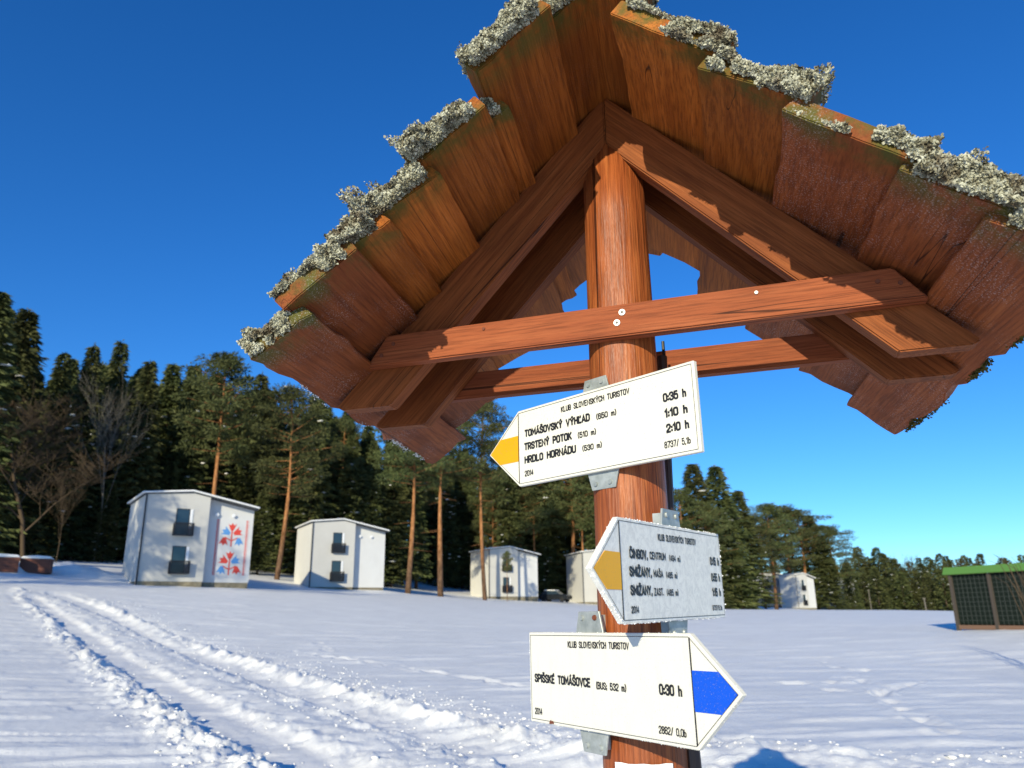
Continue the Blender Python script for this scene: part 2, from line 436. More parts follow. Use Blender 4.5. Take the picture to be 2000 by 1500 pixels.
def ground_detail(x, y):
    r = np.hypot(x, y)
    z = 0.10 * fbm(x * 0.12, y * 0.12, 3, 3) * sstep(2, 8, r)
    c, s = math.cos(0.10), math.sin(0.10)
    a, b = c * x + s * y, -s * x + c * y
    near = 1 - sstep(35, 80, r)
    st = vnoise(a * 0.55, b * 2.6 + 0.5 * vnoise(a * 0.3, b * 0.5, 9), 11)
    st2 = vnoise(a * 0.9, b * 4.2, 15)
    z = z + near * (0.085 * np.maximum(st - 0.56, 0) + 0.020 * np.maximum(st2 - 0.5, 0) * 2 * sstep(.4, .6, vnoise(x * .2, y * .3, 21)))
    z = z + near * (0.014 * fbm(x * 1.5, y * 3.5, 4, 31) + 0.012 * fbm(x * 6, y * 9, 3, 33) * (1 - sstep(12, 30, r)))
    sc_ = vnoise(a * 0.45 + 3, b * 1.9 + 0.8 * vnoise(a * .5, b * .4, 19), 17)
    z = z - near * 0.020 * sstep(0.60, 0.635, sc_) * sstep(-1.0, -4.0, x + 0.25 * y)
    d1, s1 = pdist(x, y, T1); d2, s2 = pdist(x, y, T2)
    b1, sb1 = pdist(x, y, B1); b2, sb2 = pdist(x, y, B2)
    rough = fbm(x * 3.2, y * 3.2, 5, 41)
    lump = np.maximum(0.55 * vnoise(x * 2.1, y * 2.1, 51) + 0.45 * vnoise(x * 5.5, y * 5.5, 52) - 0.47, 0) * 2.4
    inroad = np.exp(-(np.minimum(d1, d2) / 0.9) ** 4)
    z = z - 0.05 * inroad + 0.16 * rough * inroad * sstep(0.25, 0.5, np.minimum(d1, d2))
    for d in (d1, d2):
        z = z - 0.065 * (1 - sstep(0.24, 0.56, d)) + 0.035 * np.exp(-((d - 0.62) / 0.14) ** 2) * (0.4 + 1.0 * rough)
    z = z + np.exp(-(b1 / 0.33) ** 2) * (0.04 + 0.13 * lump + 0.17 * rough) + np.exp(-(b1 / 0.8) ** 2) * (0.09 * rough)
    z = z + np.exp(-(b2 / 0.34) ** 2) * (0.075 + 0.02 * lump + 0.07 * rough) + np.exp(-(b2 / 1.1) ** 2) * (0.10 * np.maximum(rough, -.1))
    b3, _ = pdist(x, y, B3)
    z = z + np.exp(-(b3 / 0.5) ** 2) * (0.012 + 0.05 * lump * sstep(.4, .6, vnoise(x * .7, y * .7, 91)) + 0.11 * rough)
    for L in PRINTS:
        d, _ = pdist(x, y, L)
        t = vnoise(x * 2.2, y * 2.2, 61)
        z = z - 0.05 * np.exp(-(d / 0.16) ** 2) * sstep(0.48, 0.62, t) + 0.03 * np.exp(-((d - .2) / 0.1) ** 2) * sstep(0.5, 0.7, t)
    for mx, my, h, rr in MOUNDS:
        q = np.hypot(x - mx, y - my) / rr
        z = z + h * np.exp(-q ** 3) * (1 + 0.5 * fbm(x * 1.3, y * 1.3, 3, 71))
    return z
az = np.concatenate([np.arange(-44, 44, 0.11), np.arange(44, 316, 2.0)])
az = np.radians(az)
rs = np.concatenate([np.linspace(0.4, 3, 14, endpoint=False), np.geomspace(3, 70, 470, endpoint=False), np.geomspace(70, 1500, 70)])
A_, R_ = np.meshgrid(az, rs)
gx, gy = np.sin(A_) * R_, np.cos(A_) * R_
gz = terrain(gx, gy) + ground_detail(gx, gy)
nr, na = gx.shape
verts = np.stack([gx, gy, gz], -1).reshape(-1, 3)
ii, jj = np.meshgrid(np.arange(nr - 1), np.arange(na), indexing='ij')
j2 = (jj + 1) % na
quads = np.stack([ii * na + jj, (ii + 1) * na + jj, (ii + 1) * na + j2, ii * na + j2], -1).reshape(-1, 4)[:, ::-1]
verts = np.vstack([verts, [[0, 0, gz[0].mean()]]]); ctr = len(verts) - 1
tris = np.stack([np.arange(na), np.full(na, ctr), (np.arange(na) + 1) % na], -1)[:, ::-1]
ground_me = np_mesh('snowy_ground', verts, quads, tris, smooth=True)
if ground_me.polygons[100000].normal.z < 0: ground_me.flip_normals()
ground = link('snowy_ground', ground_me, None, M['snow'])
tag(ground, 'snow covered meadow with tyre tracks', 'snow field', kind='structure')
def gz_at(x, y):
    x = np.atleast_1d(np.asarray(x, float)); y = np.atleast_1d(np.asarray(y, float)); return terrain(x, y) + ground_detail(x, y)

# loose snow clods thrown up beside the track
def ico():
    bm = bmesh.new(); bmesh.ops.create_icosphere(bm, subdivisions=1, radius=1.0)
    v = np.array([p.co[:] for p in bm.verts]); f = np.array([[q.index for q in p.verts] for p in bm.faces]); bm.free(); return v, f
IV, IF = ico()
def along(L, n, spread, bias=0.0):
    seg = np.diff(L, axis=0); ln = np.hypot(seg[:, 0], seg[:, 1])
    mid = (L[:-1] + L[1:]) / 2; w = ln / (1 + np.hypot(mid[:, 0], mid[:, 1]) / 14); w /= w.sum()
    k = RNG.choice(len(seg), n, p=w); t = RNG.random(n)
    nrm = np.stack([seg[:, 1], -seg[:, 0]], -1) / ln[:, None]
    off = RNG.normal(0, spread, n) + bias
    return L[k] + seg[k] * t[:, None] + nrm[k] * off[:, None]
cl = np.vstack([along(B1, 900, 0.24, 0.0), along(B1, 250, 0.5, -.2), along(B2, 1700, 0.45, -0.6), along(T2, 900, 0.35, 0.55), along(B3, 90, .35), along(T1, 160, 0.4, -0.4)])
nc = len(cl); size = 0.005 + 0.021 * RNG.random(nc) ** 2.5
big = RNG.random(nc) < 0.03; size[big] *= 1.8
zc = gz_at(cl[:, 0], cl[:, 1])
V = IV[None] * (1 + 0.35 * RNG.standard_normal((nc, len(IV), 1))) * size[:, None, None] * np.array([1.3, 1.3, 0.5])
V = V + np.stack([cl[:, 0], cl[:, 1], zc + size * 0.25], -1)[:, None, :]
Fc = IF[None] + (np.arange(nc) * len(IV))[:, None, None]
clods = link('snow_clods', np_mesh('snow_clods', V.reshape(-1, 3), None, Fc.reshape(-1, 3)), None, M['snow_clean'])
tag(clods, 'loose white snow clods thrown up along the tyre tracks', 'snow clods', kind='stuff')

# ------------------------------------------------------------------ houses
def gable(x, xs): return float(np.interp(x, [p[0] for p in xs], [p[1] for p in xs]))
MURAL = True
def house(px, py, d, yaw_off, label, mural=False, sc=1.0, windows=True, wall='wall', sunlit='wall_sunlit', side='wall_side', corner=(0.0)):
    p = at(px, py, d); zb = p[2]
    azv = math.atan2(p[0], p[1])
    e = empty('white_house', (p[0], p[1], zb), -azv + yaw_off); e.scale = (sc, sc, sc) if not isinstance(sc, tuple) else sc
    tag(e, label, 'house', 'white two-storey houses at the forest edge')
    prof = [(-0.35, 7.05), (0, 7.1), (3.4, 7.45), (8.5, 6.4), (8.9, 6.35)]
    W1, W2, D, ST = 4.75, 8.5, 7.0, 0.8
    zt = lambda x: gable(x, prof)
    b0 = 0.35
    # walls: protruding left half, set-back right half, the side and the back
    xs = [0, 3.4, W1]
    fr = MB(); fr.prism([(0, b0), (W1, b0), (W1, zt(W1)), (3.4, zt(3.4)), (0, zt(0))], 1, 0, 0.3)
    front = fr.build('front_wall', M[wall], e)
    r2 = MB(); r2.prism([(W1 - 0.002, b0), (W2, b0), (W2, zt(W2)), (W1 - 0.002, zt(W1))], 1, ST, ST + 0.3); rw = r2.build('recessed_wall', M[sunlit], e)
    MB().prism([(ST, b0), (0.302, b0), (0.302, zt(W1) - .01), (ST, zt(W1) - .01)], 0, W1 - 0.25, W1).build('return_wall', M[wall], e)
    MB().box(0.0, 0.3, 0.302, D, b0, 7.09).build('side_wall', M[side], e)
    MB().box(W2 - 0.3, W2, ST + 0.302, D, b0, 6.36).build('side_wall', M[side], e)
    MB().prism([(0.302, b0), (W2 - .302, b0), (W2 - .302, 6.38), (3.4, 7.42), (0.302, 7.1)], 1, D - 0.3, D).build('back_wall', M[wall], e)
    pl = MB(); pl.prism([(-0.0, 0.04), (W1 - .04, 0.04), (W1 - .04, ST + .04), (W2 - .04, ST + .04), (W2 - .04, D), (0, D)], 2, -1.2, b0 - 0.002); pl.build('stone_plinth', M['stone'], e)
    # roof slab following the low asymmetric gable, fascia and snow
    y0, y1 = -0.10, D + 0.12
    def slab(lo, hi, y0, y1, xa=-0.12, xb=8.62):
        P = [(xa, zt(xa)), (3.4, zt(3.4)), (xb, zt(xb))]
        return [(x, z + lo) for x, z in P] + [(x, z + hi) for x, z in reversed(P)]
    rf = MB().prism(slab(0.0, 0.09, 0, 0), 1, y0, y1).build('roof', M['trim'], e)
    sn = MB().prism(slab(0.092, 0.24, 0, 0, -0.30, 8.70), 1, y0 - 0.05, y1 + .03).build('snow_layer', M['snow_clean'], rf, bevel=0.05)
    # downpipe on the near corner
    MB().tube([(0.02, -0.07, 0.0), (0.02, -0.07, 7.1)], 0.065, 8).build('downpipe', M['trim'], e)
    if windows:
        for zz in (1.05, 4.05):
            w = MB().box(2.35, 3.25, -0.004, 0.03, zz, zz + 2.0).build('window', M['glass'], e)
            fm = MB()
            for bx in ((2.29, 2.35, zz, zz + 2.06), (3.25, 3.31, zz, zz + 2.06), (2.35, 3.25, zz + 2.0, zz + 2.06)):
                fm.box(bx[0], bx[1], -0.03, 0.028, bx[2], bx[3])
            fm.build('window_frame', M['trim'], w)
            MB().box(3.31, 3.52, -0.05, 0.02, zz + 0.5, zz + 2.02).build('reveal_strip', M['reveal'], w)  # white right-hand window reveal, added as a raised strip
            bl = MB()
            bl.box(2.15, 3.62, -0.42, -0.002, zz - 0.12, zz - 0.06)
            for k in range(19):
                x = 2.17 + k * (1.43 / 18); bl.box(x - 0.022, x + 0.022, -0.42, -0.38, zz - 0.06, zz + 0.83)
            for k in range(5):
                y = -0.38 + k * 0.085
                for x in (2.15, 3.58): bl.box(x, x + 0.04, y, y + 0.035, zz - 0.06, zz + 0.83)
            bl.box(2.13, 3.64, -0.44, -0.40, zz + 0.83, zz + 0.90)
            bl.build('balcony_railing', M['railing'], e)
    for x in (5.5, 6.8):
        lm = MB(); lm.tube([(x, ST, 5.9), (x, ST - 0.22, 5.86)], [0.06, 0.16], 8); lm.build('wall_lamp', M['reveal'], e)
    if mural:
        yy = ST - 0.012
        def tulip(cx, cz, ang, s, mat):
            s *= .84
            pts = [(-.10, -.0), (.10, 0), (.20, .22), (.33, .55), (.13, .42), (0, .62), (-.13, .42), (-.33, .55), (-.20, .22)]
            ca, sa = math.cos(ang), math.sin(ang)
            q = MB(); q.prism([(cx + s * (x * ca - z * sa), cz + s * (x * sa + z * ca)) for x, z in pts], 1, yy, ST - 0.002)
            q.build('painted_flower', M[mat], e)
        for cz, cols in ((4.25, ('mural_red', 'mural_blue', 'mural_red', 'mural_red', 'mural_blue')), (1.9, ('mural_red', 'mural_red', 'mural_blue', 'mural_blue', 'mural_red'))):
            cx = 6.85
            MB().box(cx - .05, cx + .05, yy, ST - .002, cz - 0.95, cz + 0.45).build('painted_stem', M['mural_red'], e)
            tulip(cx, cz + 0.38, 0, 1.2, cols[0])
            tulip(cx - 0.16, cz + 0.10, 1.1, 1.35, cols[1]); tulip(cx + 0.16, cz + 0.10, -1.1, 1.35, cols[2])
            tulip(cx - 0.56, cz - 0.22, math.pi - .12, 1.3, cols[3]); tulip(cx + 0.56, cz - 0.22, math.pi + .12, 1.3, cols[4])
            for sg in (-1, 1):
                MB().prism([(cx + sg * .04, cz - .42), (cx + sg * .5, cz - .16), (cx + sg * .54, cz - .25), (cx + sg * .04, cz - .52)], 1, yy + .003, ST - .002).build('painted_stem', M['mural_red'], e)
        for x in (5.6, 7.95):
            z_ = MB(); k = 0
            for k in range(34):
                zz = 0.95 + k * 0.135
                z_.prism([(x, zz), (x + 0.26, zz + 0.05), (x, zz + 0.11)], 1, yy, ST - .002)
            z_.build('painted_zigzag_border', M['mural_red'], e)
    return e
house(264, 1144, 60, RAD(9), 'white house with red and blue folk flower mural beside the window wall', True, sc=(.92, .92, .885))
house(603, 1153, 77, RAD(14), 'plain white house with two stacked dark balconies, next beyond the mural house', sc=.89)
house(955, 1170, 100, RAD(24), 'white house dappled with pine shadows behind bare orange trunks', sc=.86)
house(1140, 1181, 112, RAD(20), 'white house half hidden behind pine trunks, beside the dark parked car')
house(1561, 1191, 176, RAD(42), 'small cream white house seen corner-on at the end of the meadow', side='wall_side', sc=(.62, .72, .98))
house(1478, 1187, 182, RAD(20), 'white house mostly hidden by pines beside the cream corner-on house')
house(1616, 1188, 215, RAD(30), 'white house strip showing between spruces at the far meadow edge')

# ------------------------------------------------------------------ trees
def strips(base, dirs, length, width, tilt_rng):
    """needle sprays: thin bent leaf-like quads"""
    n = len(base)
    dirs = dirs / np.linalg.norm(dirs, axis=1, keepdims=True)
    rnd = tilt_rng.standard_normal((n, 3)); sidev = np.cross(dirs, rnd); sidev /= (np.linalg.norm(sidev, axis=1, keepdims=True) + 1e-9)
    l = np.asarray(length)[:, None]; w = np.asarray(width)[:, None]
    a = base - sidev * w * 0.35; b = base + sidev * w * 0.35
    m1 = base + dirs * l * 0.5
    c = m1 + sidev * w; d = m1 - sidev * w
    tip = base + dirs * l + np.array([0, 0, -0.12]) * l
    V = np.stack([a, b, c, d, tip], 1).reshape(-1, 3)
    i0 = np.arange(n) * 5
    Q = np.stack([i0, i0 + 1, i0 + 2, i0 + 3], 1); T = np.stack([i0 + 3, i0 + 2, i0 + 4], 1)
    return V, Q, T
def spruce_variant(seed, h=1.0, n=300, per=30, wm=1.0, rad=0.135, start=0.06):
    """unit height spruce"""
    rg = np.random.default_rng(seed)
    H = 24.0
    base, dirs, ln, wd = [], [], [], []; snow = []
    for i in range(n):
        t = (i + rg.random()) / n; t = start + (1 - start) * t ** 0.92
        z = t * H; env = rad * H * (1 - t) ** 0.80 * (0.72 + 0.4 * rg.random()) + 0.12
        if rg.random() < 0.06: env *= 1.25
        a = i * 2.399 + rg.normal(0, 0.3)
        droop = -0.10 - 0.40 * (1 - t) + rg.normal(0, 0.08)
        out = np.array([math.cos(a), math.sin(a), 0])
        k = max(5, int(per * (0.35 + env / (rad * H))))
        s = 0.12 + 0.88 * rg.random(k) ** 0.75
        pos = out[None] * (env * s)[:, None] + np.array([0, 0, 1.0]) * (z + droop * env * s + 0.22 * env * s * s)[:, None]
        lat = np.array([-out[1], out[0], 0])
        off = rg.normal(0, 0.30, k) * env * (1.05 - s) * 0.8
        pos = pos + lat[None] * off[:, None]
        dd = out[None] * (0.8 + 0.3 * rg.random((k, 1))) + lat[None] * (rg.normal(0, 0.75, (k, 1))) + np.array([0, 0, -0.35]) + rg.normal(0, 0.18, (k, 3))
        base.append(pos); dirs.append(dd); ln.append(0.40 + 0.5 * rg.random(k)); wd.append(wm * (0.055 + 0.06 * rg.random(k)))
        if rg.random() < 0.08 and 0.15 < t < 0.8: snow.append(pos[int(k * 0.7)] + [0, 0, 0.1])
    tip = 24
    base.append(np.stack([np.zeros(tip), np.zeros(tip), H * (0.955 + 0.05 * rg.random(tip))], 1)); dirs.append(rg.normal(0, .5, (tip, 3)) + [0, 0, 1.0]); ln.append(0.3 + .3 * rg.random(tip)); wd.append(np.full(tip, .05))
    V, Q, T = strips(np.vstack(base), np.vstack(dirs), np.concatenate(ln), np.concatenate(wd), rg)
    crown = np_mesh('spruce_crown', V, Q, T); crown.materials.append(M['spruce'])
    tm = MB(); zs = np.linspace(-0.8, H * 0.98, 9); tm.tube([(0.05 * math.sin(z), 0.05 * math.cos(z * .7), z) for z in zs], [max(0.02, 0.26 * (1 - z / (H * 1.02))) for z in zs], 8)
    trunk = tm.mesh('spruce_trunk', smooth=True); trunk.materials.append(M['bark_dark'])
    sv, sf = [], []
    for j, p in enumerate(snow):
        s_ = 0.10 + 0.22 * rg.random(); sv.append(IV * (1 + 0.2 * rg.standard_normal((len(IV), 1))) * s_ * np.array([1.5, 1.5, 0.42]) + p); sf.append(IF + j * len(IV))
    sm = np_mesh('snow_tuft', np.vstack(sv), None, np.vstack(sf)) if sv else None
    if sm: sm.materials.append(M['snow_clean'])
    return H, crown, trunk, sm
def pine_variant(seed, start=0.52, n=46, per=170, spread=0.135):
    rg = np.random.default_rng(seed); H = 22.0
    base, dirs, ln, wd = [], [], [], []; tm = MB(); snow = []
    zs = np.linspace(-0.8, H * 0.97, 10); bx, by = rg.normal(0, .25, 2)
    ax = lambda z: np.array([bx * math.sin(z / H * 3), by * math.sin(z / H * 2.5), z])
    tm.tube([tuple(ax(z)) for z in zs], [max(0.03, 0.25 * (1 - 0.82 * z / H)) for z in zs], 8)
    for i in range(n):
        t = start + (1 - start) * (i + rg.random()) / n; z = t * H
        u_ = (t - start) / (1 - start)
        env = spread * H * (0.35 + 1.0 * math.sin(math.pi * min(1, 0.22 + 0.78 * u_)) ** 0.8) * (0.55 + 0.6 * rg.random())
        if u_ > 0.85: env *= 0.7
        a = i * 2.399 + rg.normal(0, .4); out = np.array([math.cos(a), math.sin(a), 0.12 + 0.35 * u_ + rg.normal(0, .1)])
        p0 = ax(z); p1 = p0 + out * env
        tm.tube([tuple(p0), tuple((p0 + p1) / 2 + [0, 0, -.08]), tuple(p1)], [0.055, .04, .015], 5, cap=False)
        for cpos, k, r_ in ((p1, per, 0.75), (p0 + out * env * 0.55, int(per * .6), 0.65)):
            k = int(k * (0.6 + 0.6 * rg.random()))
            q = rg.normal(0, 1, (k, 3)); q /= np.linalg.norm(q, axis=1, keepdims=True)
            rr = rg.random((k, 1)) ** 0.5 * r_ * (0.7 + 0.6 * rg.random())
            base.append(cpos + q * rr * np.array([1.25, 1.25, 0.6])); dirs.append(q + rg.normal(0, .5, (k, 3)) + [0, 0, 0.3]); ln.append(0.26 + 0.28 * rg.random(k)); wd.append(0.028 + .034 * rg.random(k))
        if rg.random() < 0.05: snow.append(p1 + [0, 0, .35])
    for i in range(7):   # dead stubs under the crown
        z = H * (0.18 + (start - 0.18) * rg.random()); a = rg.random() * 6.28; l_ = 0.5 + 1.4 * rg.random(); p0 = ax(z)
        tm.tube([tuple(p0), tuple(p0 + np.array([math.cos(a) * l_, math.sin(a) * l_, -0.15 * l_]))], [.03, .008], 4, cap=False)
    V, Q, T = strips(np.vstack(base), np.vstack(dirs), np.concatenate(ln), np.concatenate(wd), rg)
    crown = np_mesh('pine_crown', V, Q, T); crown.materials.append(M['pine'])
    trunk = tm.mesh('pine_trunk', smooth=True); trunk.materials.append(M['bark_pine'])
    sm = None
    if snow:
        sm = np_mesh('snow_tuft', np.vstack([IV * 0.22 * np.array([1.4, 1.4, .5]) + p for p in snow]), None, np.vstack([IF + j * len(IV) for j in range(len(snow))])); sm.materials.append(M['snow_clean'])
    return H, crown, trunk, sm
SPR = [spruce_variant(100 + i, n=360 + 20 * i, rad=0.12 + 0.012 * i, start=0.05 + 0.03 * (i % 2)) for i in range(5)]
PIN = [pine_variant(200 + i, start=(0.50, 0.42, 0.58, 0.36, 0.62)[i], n=(48, 52, 42, 60, 34)[i], spread=(0.12, 0.135, 0.12, 0.14, 0.11)[i]) for i in range(5)]
SPR_FAR = [spruce_variant(300 + i, n=150, per=12, wm=3.0, rad=0.15 + .015 * i) for i in range(3)]
LABELS = {
 'spruce': ('dark green spruce in the forest behind the white houses', 'forest spruces behind the houses'),
 'pine': ('tall pine with bare orange trunk in the forest behind the white houses', 'forest pines behind the houses'),
 'spruce_r': ('dark green spruce in the clump at the far meadow end around the cream house', 'spruces round the cream house'),
 'pine_r': ('pine with orange trunk in the clump around the cream corner-on house', 'pines round the cream house'),
 'spruce_far': ('small spruce in the distant tree line beyond the netted enclosure', 'spruces of the distant tree line'),
 'bare_far': ('bare grey-brown leafless tree in the distant tree line beyond the netted enclosure', 'leafless trees of the distant tree line'),
}
def put_tree(kind, lab, x, y, h, rz=None, var=None, wide=1.0):
    pool = {'spruce': SPR, 'pine': PIN, 'spruce_far': SPR_FAR}[kind]
    k = random.randrange(len(pool)) if var is None else var
    H, crown, trunk, sm = pool[k]; s = h / H
    e = empty('pine_tree' if kind == 'pine' else 'spruce_tree', (x, y, tz(x, y) - 0.05), random.random() * 6.28 if rz is None else rz)
    e.scale = (s * wide, s * wide, s)
    l, gname = LABELS[lab] if lab in LABELS else (lab, None)
    tag(e, l, 'tree', gname)
    link('trunk', trunk, e); link('crown', crown, e)
    if sm is not None: link('snow_tufts', sm, e)['kind'] = 'stuff'
    return e
def tree_px(kind, lab, px, top, d, var=None, wide=1.0):
    p = at(px, top, d); z0 = tz(p[0], p[1]); return put_tree(kind, lab, p[0], p[1], max(4.0, p[2] - z0), var=var, wide=wide)

FRONT = {2: 'tallest broad dark spruce at the forest edge behind the brown boxes', 55: 'tall dark spruce just behind the big leafless tree', 238: 'narrow spruce behind the pale birch', 443: 'pine with orange trunk rising straight behind the mural house roof',
 568: 'pine with long orange trunk standing in the gap between mural house and plain white house', 622: 'pointed spruce above the roof of the plain white house', 806: 'pine with thick orange trunk just past the plain white house',
 866: 'pine with pale straight trunk between plain white house and dappled house', 947: 'slim pine with small crown in front of the dappled house'}
# front rank, from the photograph (column and top in pixels, distance in metres)
for k, px, top, d, var, wd in (('spruce', 2, 570, 78, 3, 1.25), ('spruce', 55, 606, 86, 4, 1.25), ('spruce', 128, 688, 92, 1, 1.0), ('spruce', 185, 676, 90, 2, 1.0), ('spruce', 238, 668, 94, 0, 1.0),
        ('spruce', 295, 705, 90, 1, 1.1), ('spruce', 340, 712, 96, 4, 1.2), ('spruce', 382, 714, 95, 3, 1.1), ('pine', 443, 700, 88, 0, 1.25), ('spruce', 512, 732, 98, 2, 1.1),
        ('pine', 568, 762, 84, 1, 1.25), ('spruce', 622, 754, 96, 3, 1.0), ('spruce', 682, 796, 100, 0, 1.2), ('spruce', 720, 830, 100, 4, 1.1), ('spruce', 775, 800, 100, 1, 1.1), ('pine', 806, 806, 82, 2, 1.4),
        ('pine', 866, 800, 84, 4, 1.4), ('spruce', 905, 880, 122, 2, 1.2), ('pine', 947, 790, 88, 2, 1.0), ('pine', 1010, 860, 118, 3, 1.5), ('spruce', 1060, 880, 122, 4, 1.3), ('pine', 1105, 870, 118, 1, 1.4), ('pine', 1150, 880, 122, 3, 1.3)):
    tree_px(k, FRONT.get(px, k), px, top, d, var, wd)
def contour(px):
    return np.interp(px, [-400, -60, 2, 55, 100, 128, 185, 238, 300, 380, 443, 480, 512, 570, 622, 682, 740, 800, 900, 1000, 1160, 1260], [520, 560, 575, 612, 720, 690, 680, 672, 712, 722, 706, 770, 738, 770, 760, 802, 840, 812, 850, 880, 880, 900])
for px in range(-420, 1270, 17):      # ranks behind
    for r_ in range(2):
        x_ = px + random.uniform(-10, 10); d = random.uniform(96, 112) + r_ * random.uniform(14, 30) + (18 if px > 830 else 0)
        k = 'spruce' if random.random() < (0.9 if px < 760 else 0.6) else 'pine'
        tree_px(k, k, x_, contour(x_) + random.uniform(12, 85), d, None, random.uniform(0.85, 1.2))
for px, top, d in ((30, 960, 84), (480, 1010, 88), (515, 960, 90), (220, 940, 88), (335, 900, 92), (10, 880, 82), (160, 900, 90), (700, 1000, 98), (760, 985, 100), (640, 980, 99), (1075, 1010, 125), (890, 1010, 122)):
    tree_px('spruce', 'spruce', px, top, d, None, 1.5)
tree_px('pine', 'small slender pine with thin crown in front of the shadow-dappled house', 990, 1078, 94, 4, 0.75)
# trees standing left of the picture, which throw shadow on the first house and the track
for x, y, h, k, l_ in ((-39.5, 31, 17, 'pine', 'pine beside the track, before the mural house'), (-33.4, 34.5, 15, 'pine', 'short pine beside the track, nearest to the mural house'), (-46, 33, 18, 'spruce', 'spruce beside the track, before the brown boxes')):
    put_tree(k, l_, x, y, h)
# right-hand clump
for k, px, top, d, var, wd in (('spruce', 1352, 906, 118, 3, 1.6), ('spruce', 1396, 910, 122, 4, 1.6), ('spruce', 1440, 958, 126, 3, 1.6), ('pine', 1325, 960, 112, 3, 1.5), ('pine', 1375, 985, 116, 3, 1.6), ('spruce', 1418, 970, 124, 4, 1.2),
        ('pine', 1496, 988, 150, 0, 1.7), ('pine', 1530, 992, 180, 3, 1.8), ('pine', 1552, 1000, 182, 2, 1.7), ('spruce', 1578, 1006, 186, 4, 1.7), ('spruce', 1602, 1045, 184, 3, 1.7), ('pine', 1618, 1030, 188, 3, 1.8), ('spruce', 1652, 1100, 200, 4, 1.6),
        ('pine', 1460, 1010, 140, 3, 1.6), ('pine', 1480, 1030, 150, 1, 1.5), ('spruce', 1340, 1010, 112, 4, 1.4), ('spruce', 1320, 1080, 108, 2, 1.6), ('spruce', 1390, 1050, 114, 3, 1.6), ('spruce', 1440, 1070, 120, 4, 1.6), ('spruce', 1510, 1090, 190, 3, 1.5), ('spruce', 1540, 1060, 205, 3, 1.5), ('spruce', 1655, 1130, 195, 2, 1.6), ('spruce', 1625, 1090, 230, 4, 1.5)):
    tree_px(k, k + '_r', px, top, d, var, wd)
# distant tree line
for px in range(1640, 2130, 7):
    x_ = px + random.uniform(-4, 4); tree_px('spruce_far', 'spruce_far', x_, 1092 + random.uniform(-12, 26) - 14 * math.exp(-((px - 1690) / 40) ** 2), random.uniform(245, 300), None, random.uniform(1.5, 2.2))
for px in range(1650, 2130, 11):
    tree_px('spruce_far', 'spruce_far', px + random.uniform(-6, 6), 1118 + random.uniform(-14, 24), random.uniform(215, 240), None, random.uniform(1.7, 2.4))

# leafless trees
def bare_tree(seed, H, levels=5, lean=0.0, spread=0.75, trunk_r=0.2, minr=0.008, trunk_frac=0.35):
    rg = random.Random(seed); mb = MB(); tw = MB()
    def grow(p, d, l, r, lev):
        n = 3; pts = [p]; rad = [r]; q = p.copy(); dd = d.copy()
        for i in range(n):
            dd = (dd + Vector((rg.gauss(0, .1), rg.gauss(0, .1), rg.gauss(0, .07) + 0.03))).normalized()
            q = q + dd * (l / n); pts.append(q.copy()); rad.append(max(minr, r * (1 - 0.45 * (i + 1) / n)))
        (mb if lev < 2 else tw).tube(pts, rad, 6 if lev < 2 else 3, cap=False)
        if lev >= levels: return
        k = 7 if lev == 0 else 4
        for i in range(k):
            t = (trunk_frac + (1 - trunk_frac) * (i + rg.random()) / k) if lev == 0 else 0.25 + 0.75 * rg.random()
            j = min(n - 1, int(t * n)); bp = pts[j].lerp(pts[j + 1], t * n - j)
            a = rg.random() * 6.28; side = Vector((math.cos(a), math.sin(a), 0.25)).normalized()
            nd = (dd * (1 - spread * 0.62) + side * spread).normalized()
            grow(bp, nd, l * (0.62 if lev else 0.5) * rg.uniform(.7, 1.15), max(minr, r * (1 - .5 * t) * 0.5), lev + 1)
        if lev: grow(pts[-1], dd, l * 0.6, max(minr, rad[-1] * .8), lev + 1)
    grow(Vector((0, 0, -0.3)), Vector((lean, 0, 1)).normalized(), H * 0.85, trunk_r, 0)
    return mb.mesh('bare_trunk', smooth=True), tw.mesh('bare_twigs')
def put_bare(name, label, px, top, d, meshes, H, mat, group=None, wide=1.0):
    p = at(px, top, d); z0 = tz(p[0], p[1]); s = (p[2] - z0) / max(v.co.z for me_ in meshes for v in me_.vertices)
    e = empty(name, (p[0], p[1], z0), random.random() * 6.28); e.scale = (s * wide, s * wide, s); tag(e, label, 'tree', group)
    link('trunk', meshes[0], e, mat); link('twigs', meshes[1], e, mat); return e
bt = bare_tree(5, 16, 5, 0.02, 0.8, 0.26, 0.014, 0.12)
put_bare('bare_tree', 'big leafless brown tree spreading in front of the dark spruces beside the brown boxes', 105, 735, 76, bt, 16, M['bark_twig'], wide=1.0)
e_ = empty('bare_tree', (-35.0, 29.5, tz(-35, 29.5)), 1.0); tag(e_, 'leafless brown tree beside the track, before the mural house', 'tree'); link('trunk', bt[0], e_); link('twigs', bt[1], e_)
bt3 = bare_tree(15, 16, 4, 0.02, 0.45, 0.12, 0.010, 0.3)
put_bare('young_bare_tree', 'slim leafless young tree by the left wall of the mural house', 140, 900, 74, bt3, 16, M['bark_twig'], wide=0.8)
bt2 = bare_tree(9, 22, 4, 0.03, 0.4, 0.2, 0.012, 0.4)
put_bare('birch_tree', 'pale leafless birch rising between the spruces behind the mural house', 240, 690, 88, bt2, 22, M['bark_birch'], wide=0.8)
bt4 = bare_tree(19, 14, 4, 0.0, 0.4, 0.10, 0.012, 0.35)
for me_ in bt4: me_.materials.append(M['bark_twig'])
for px, top in ((1662, 1078), (1705, 1076), (1720, 1080), (1790, 1077), (1905, 1086)):
    l, gn = LABELS['bare_far']; put_bare('bare_tree', l, px, top, random.uniform(262, 300), bt4, 14, M['bark_twig'], gn, 1.1)

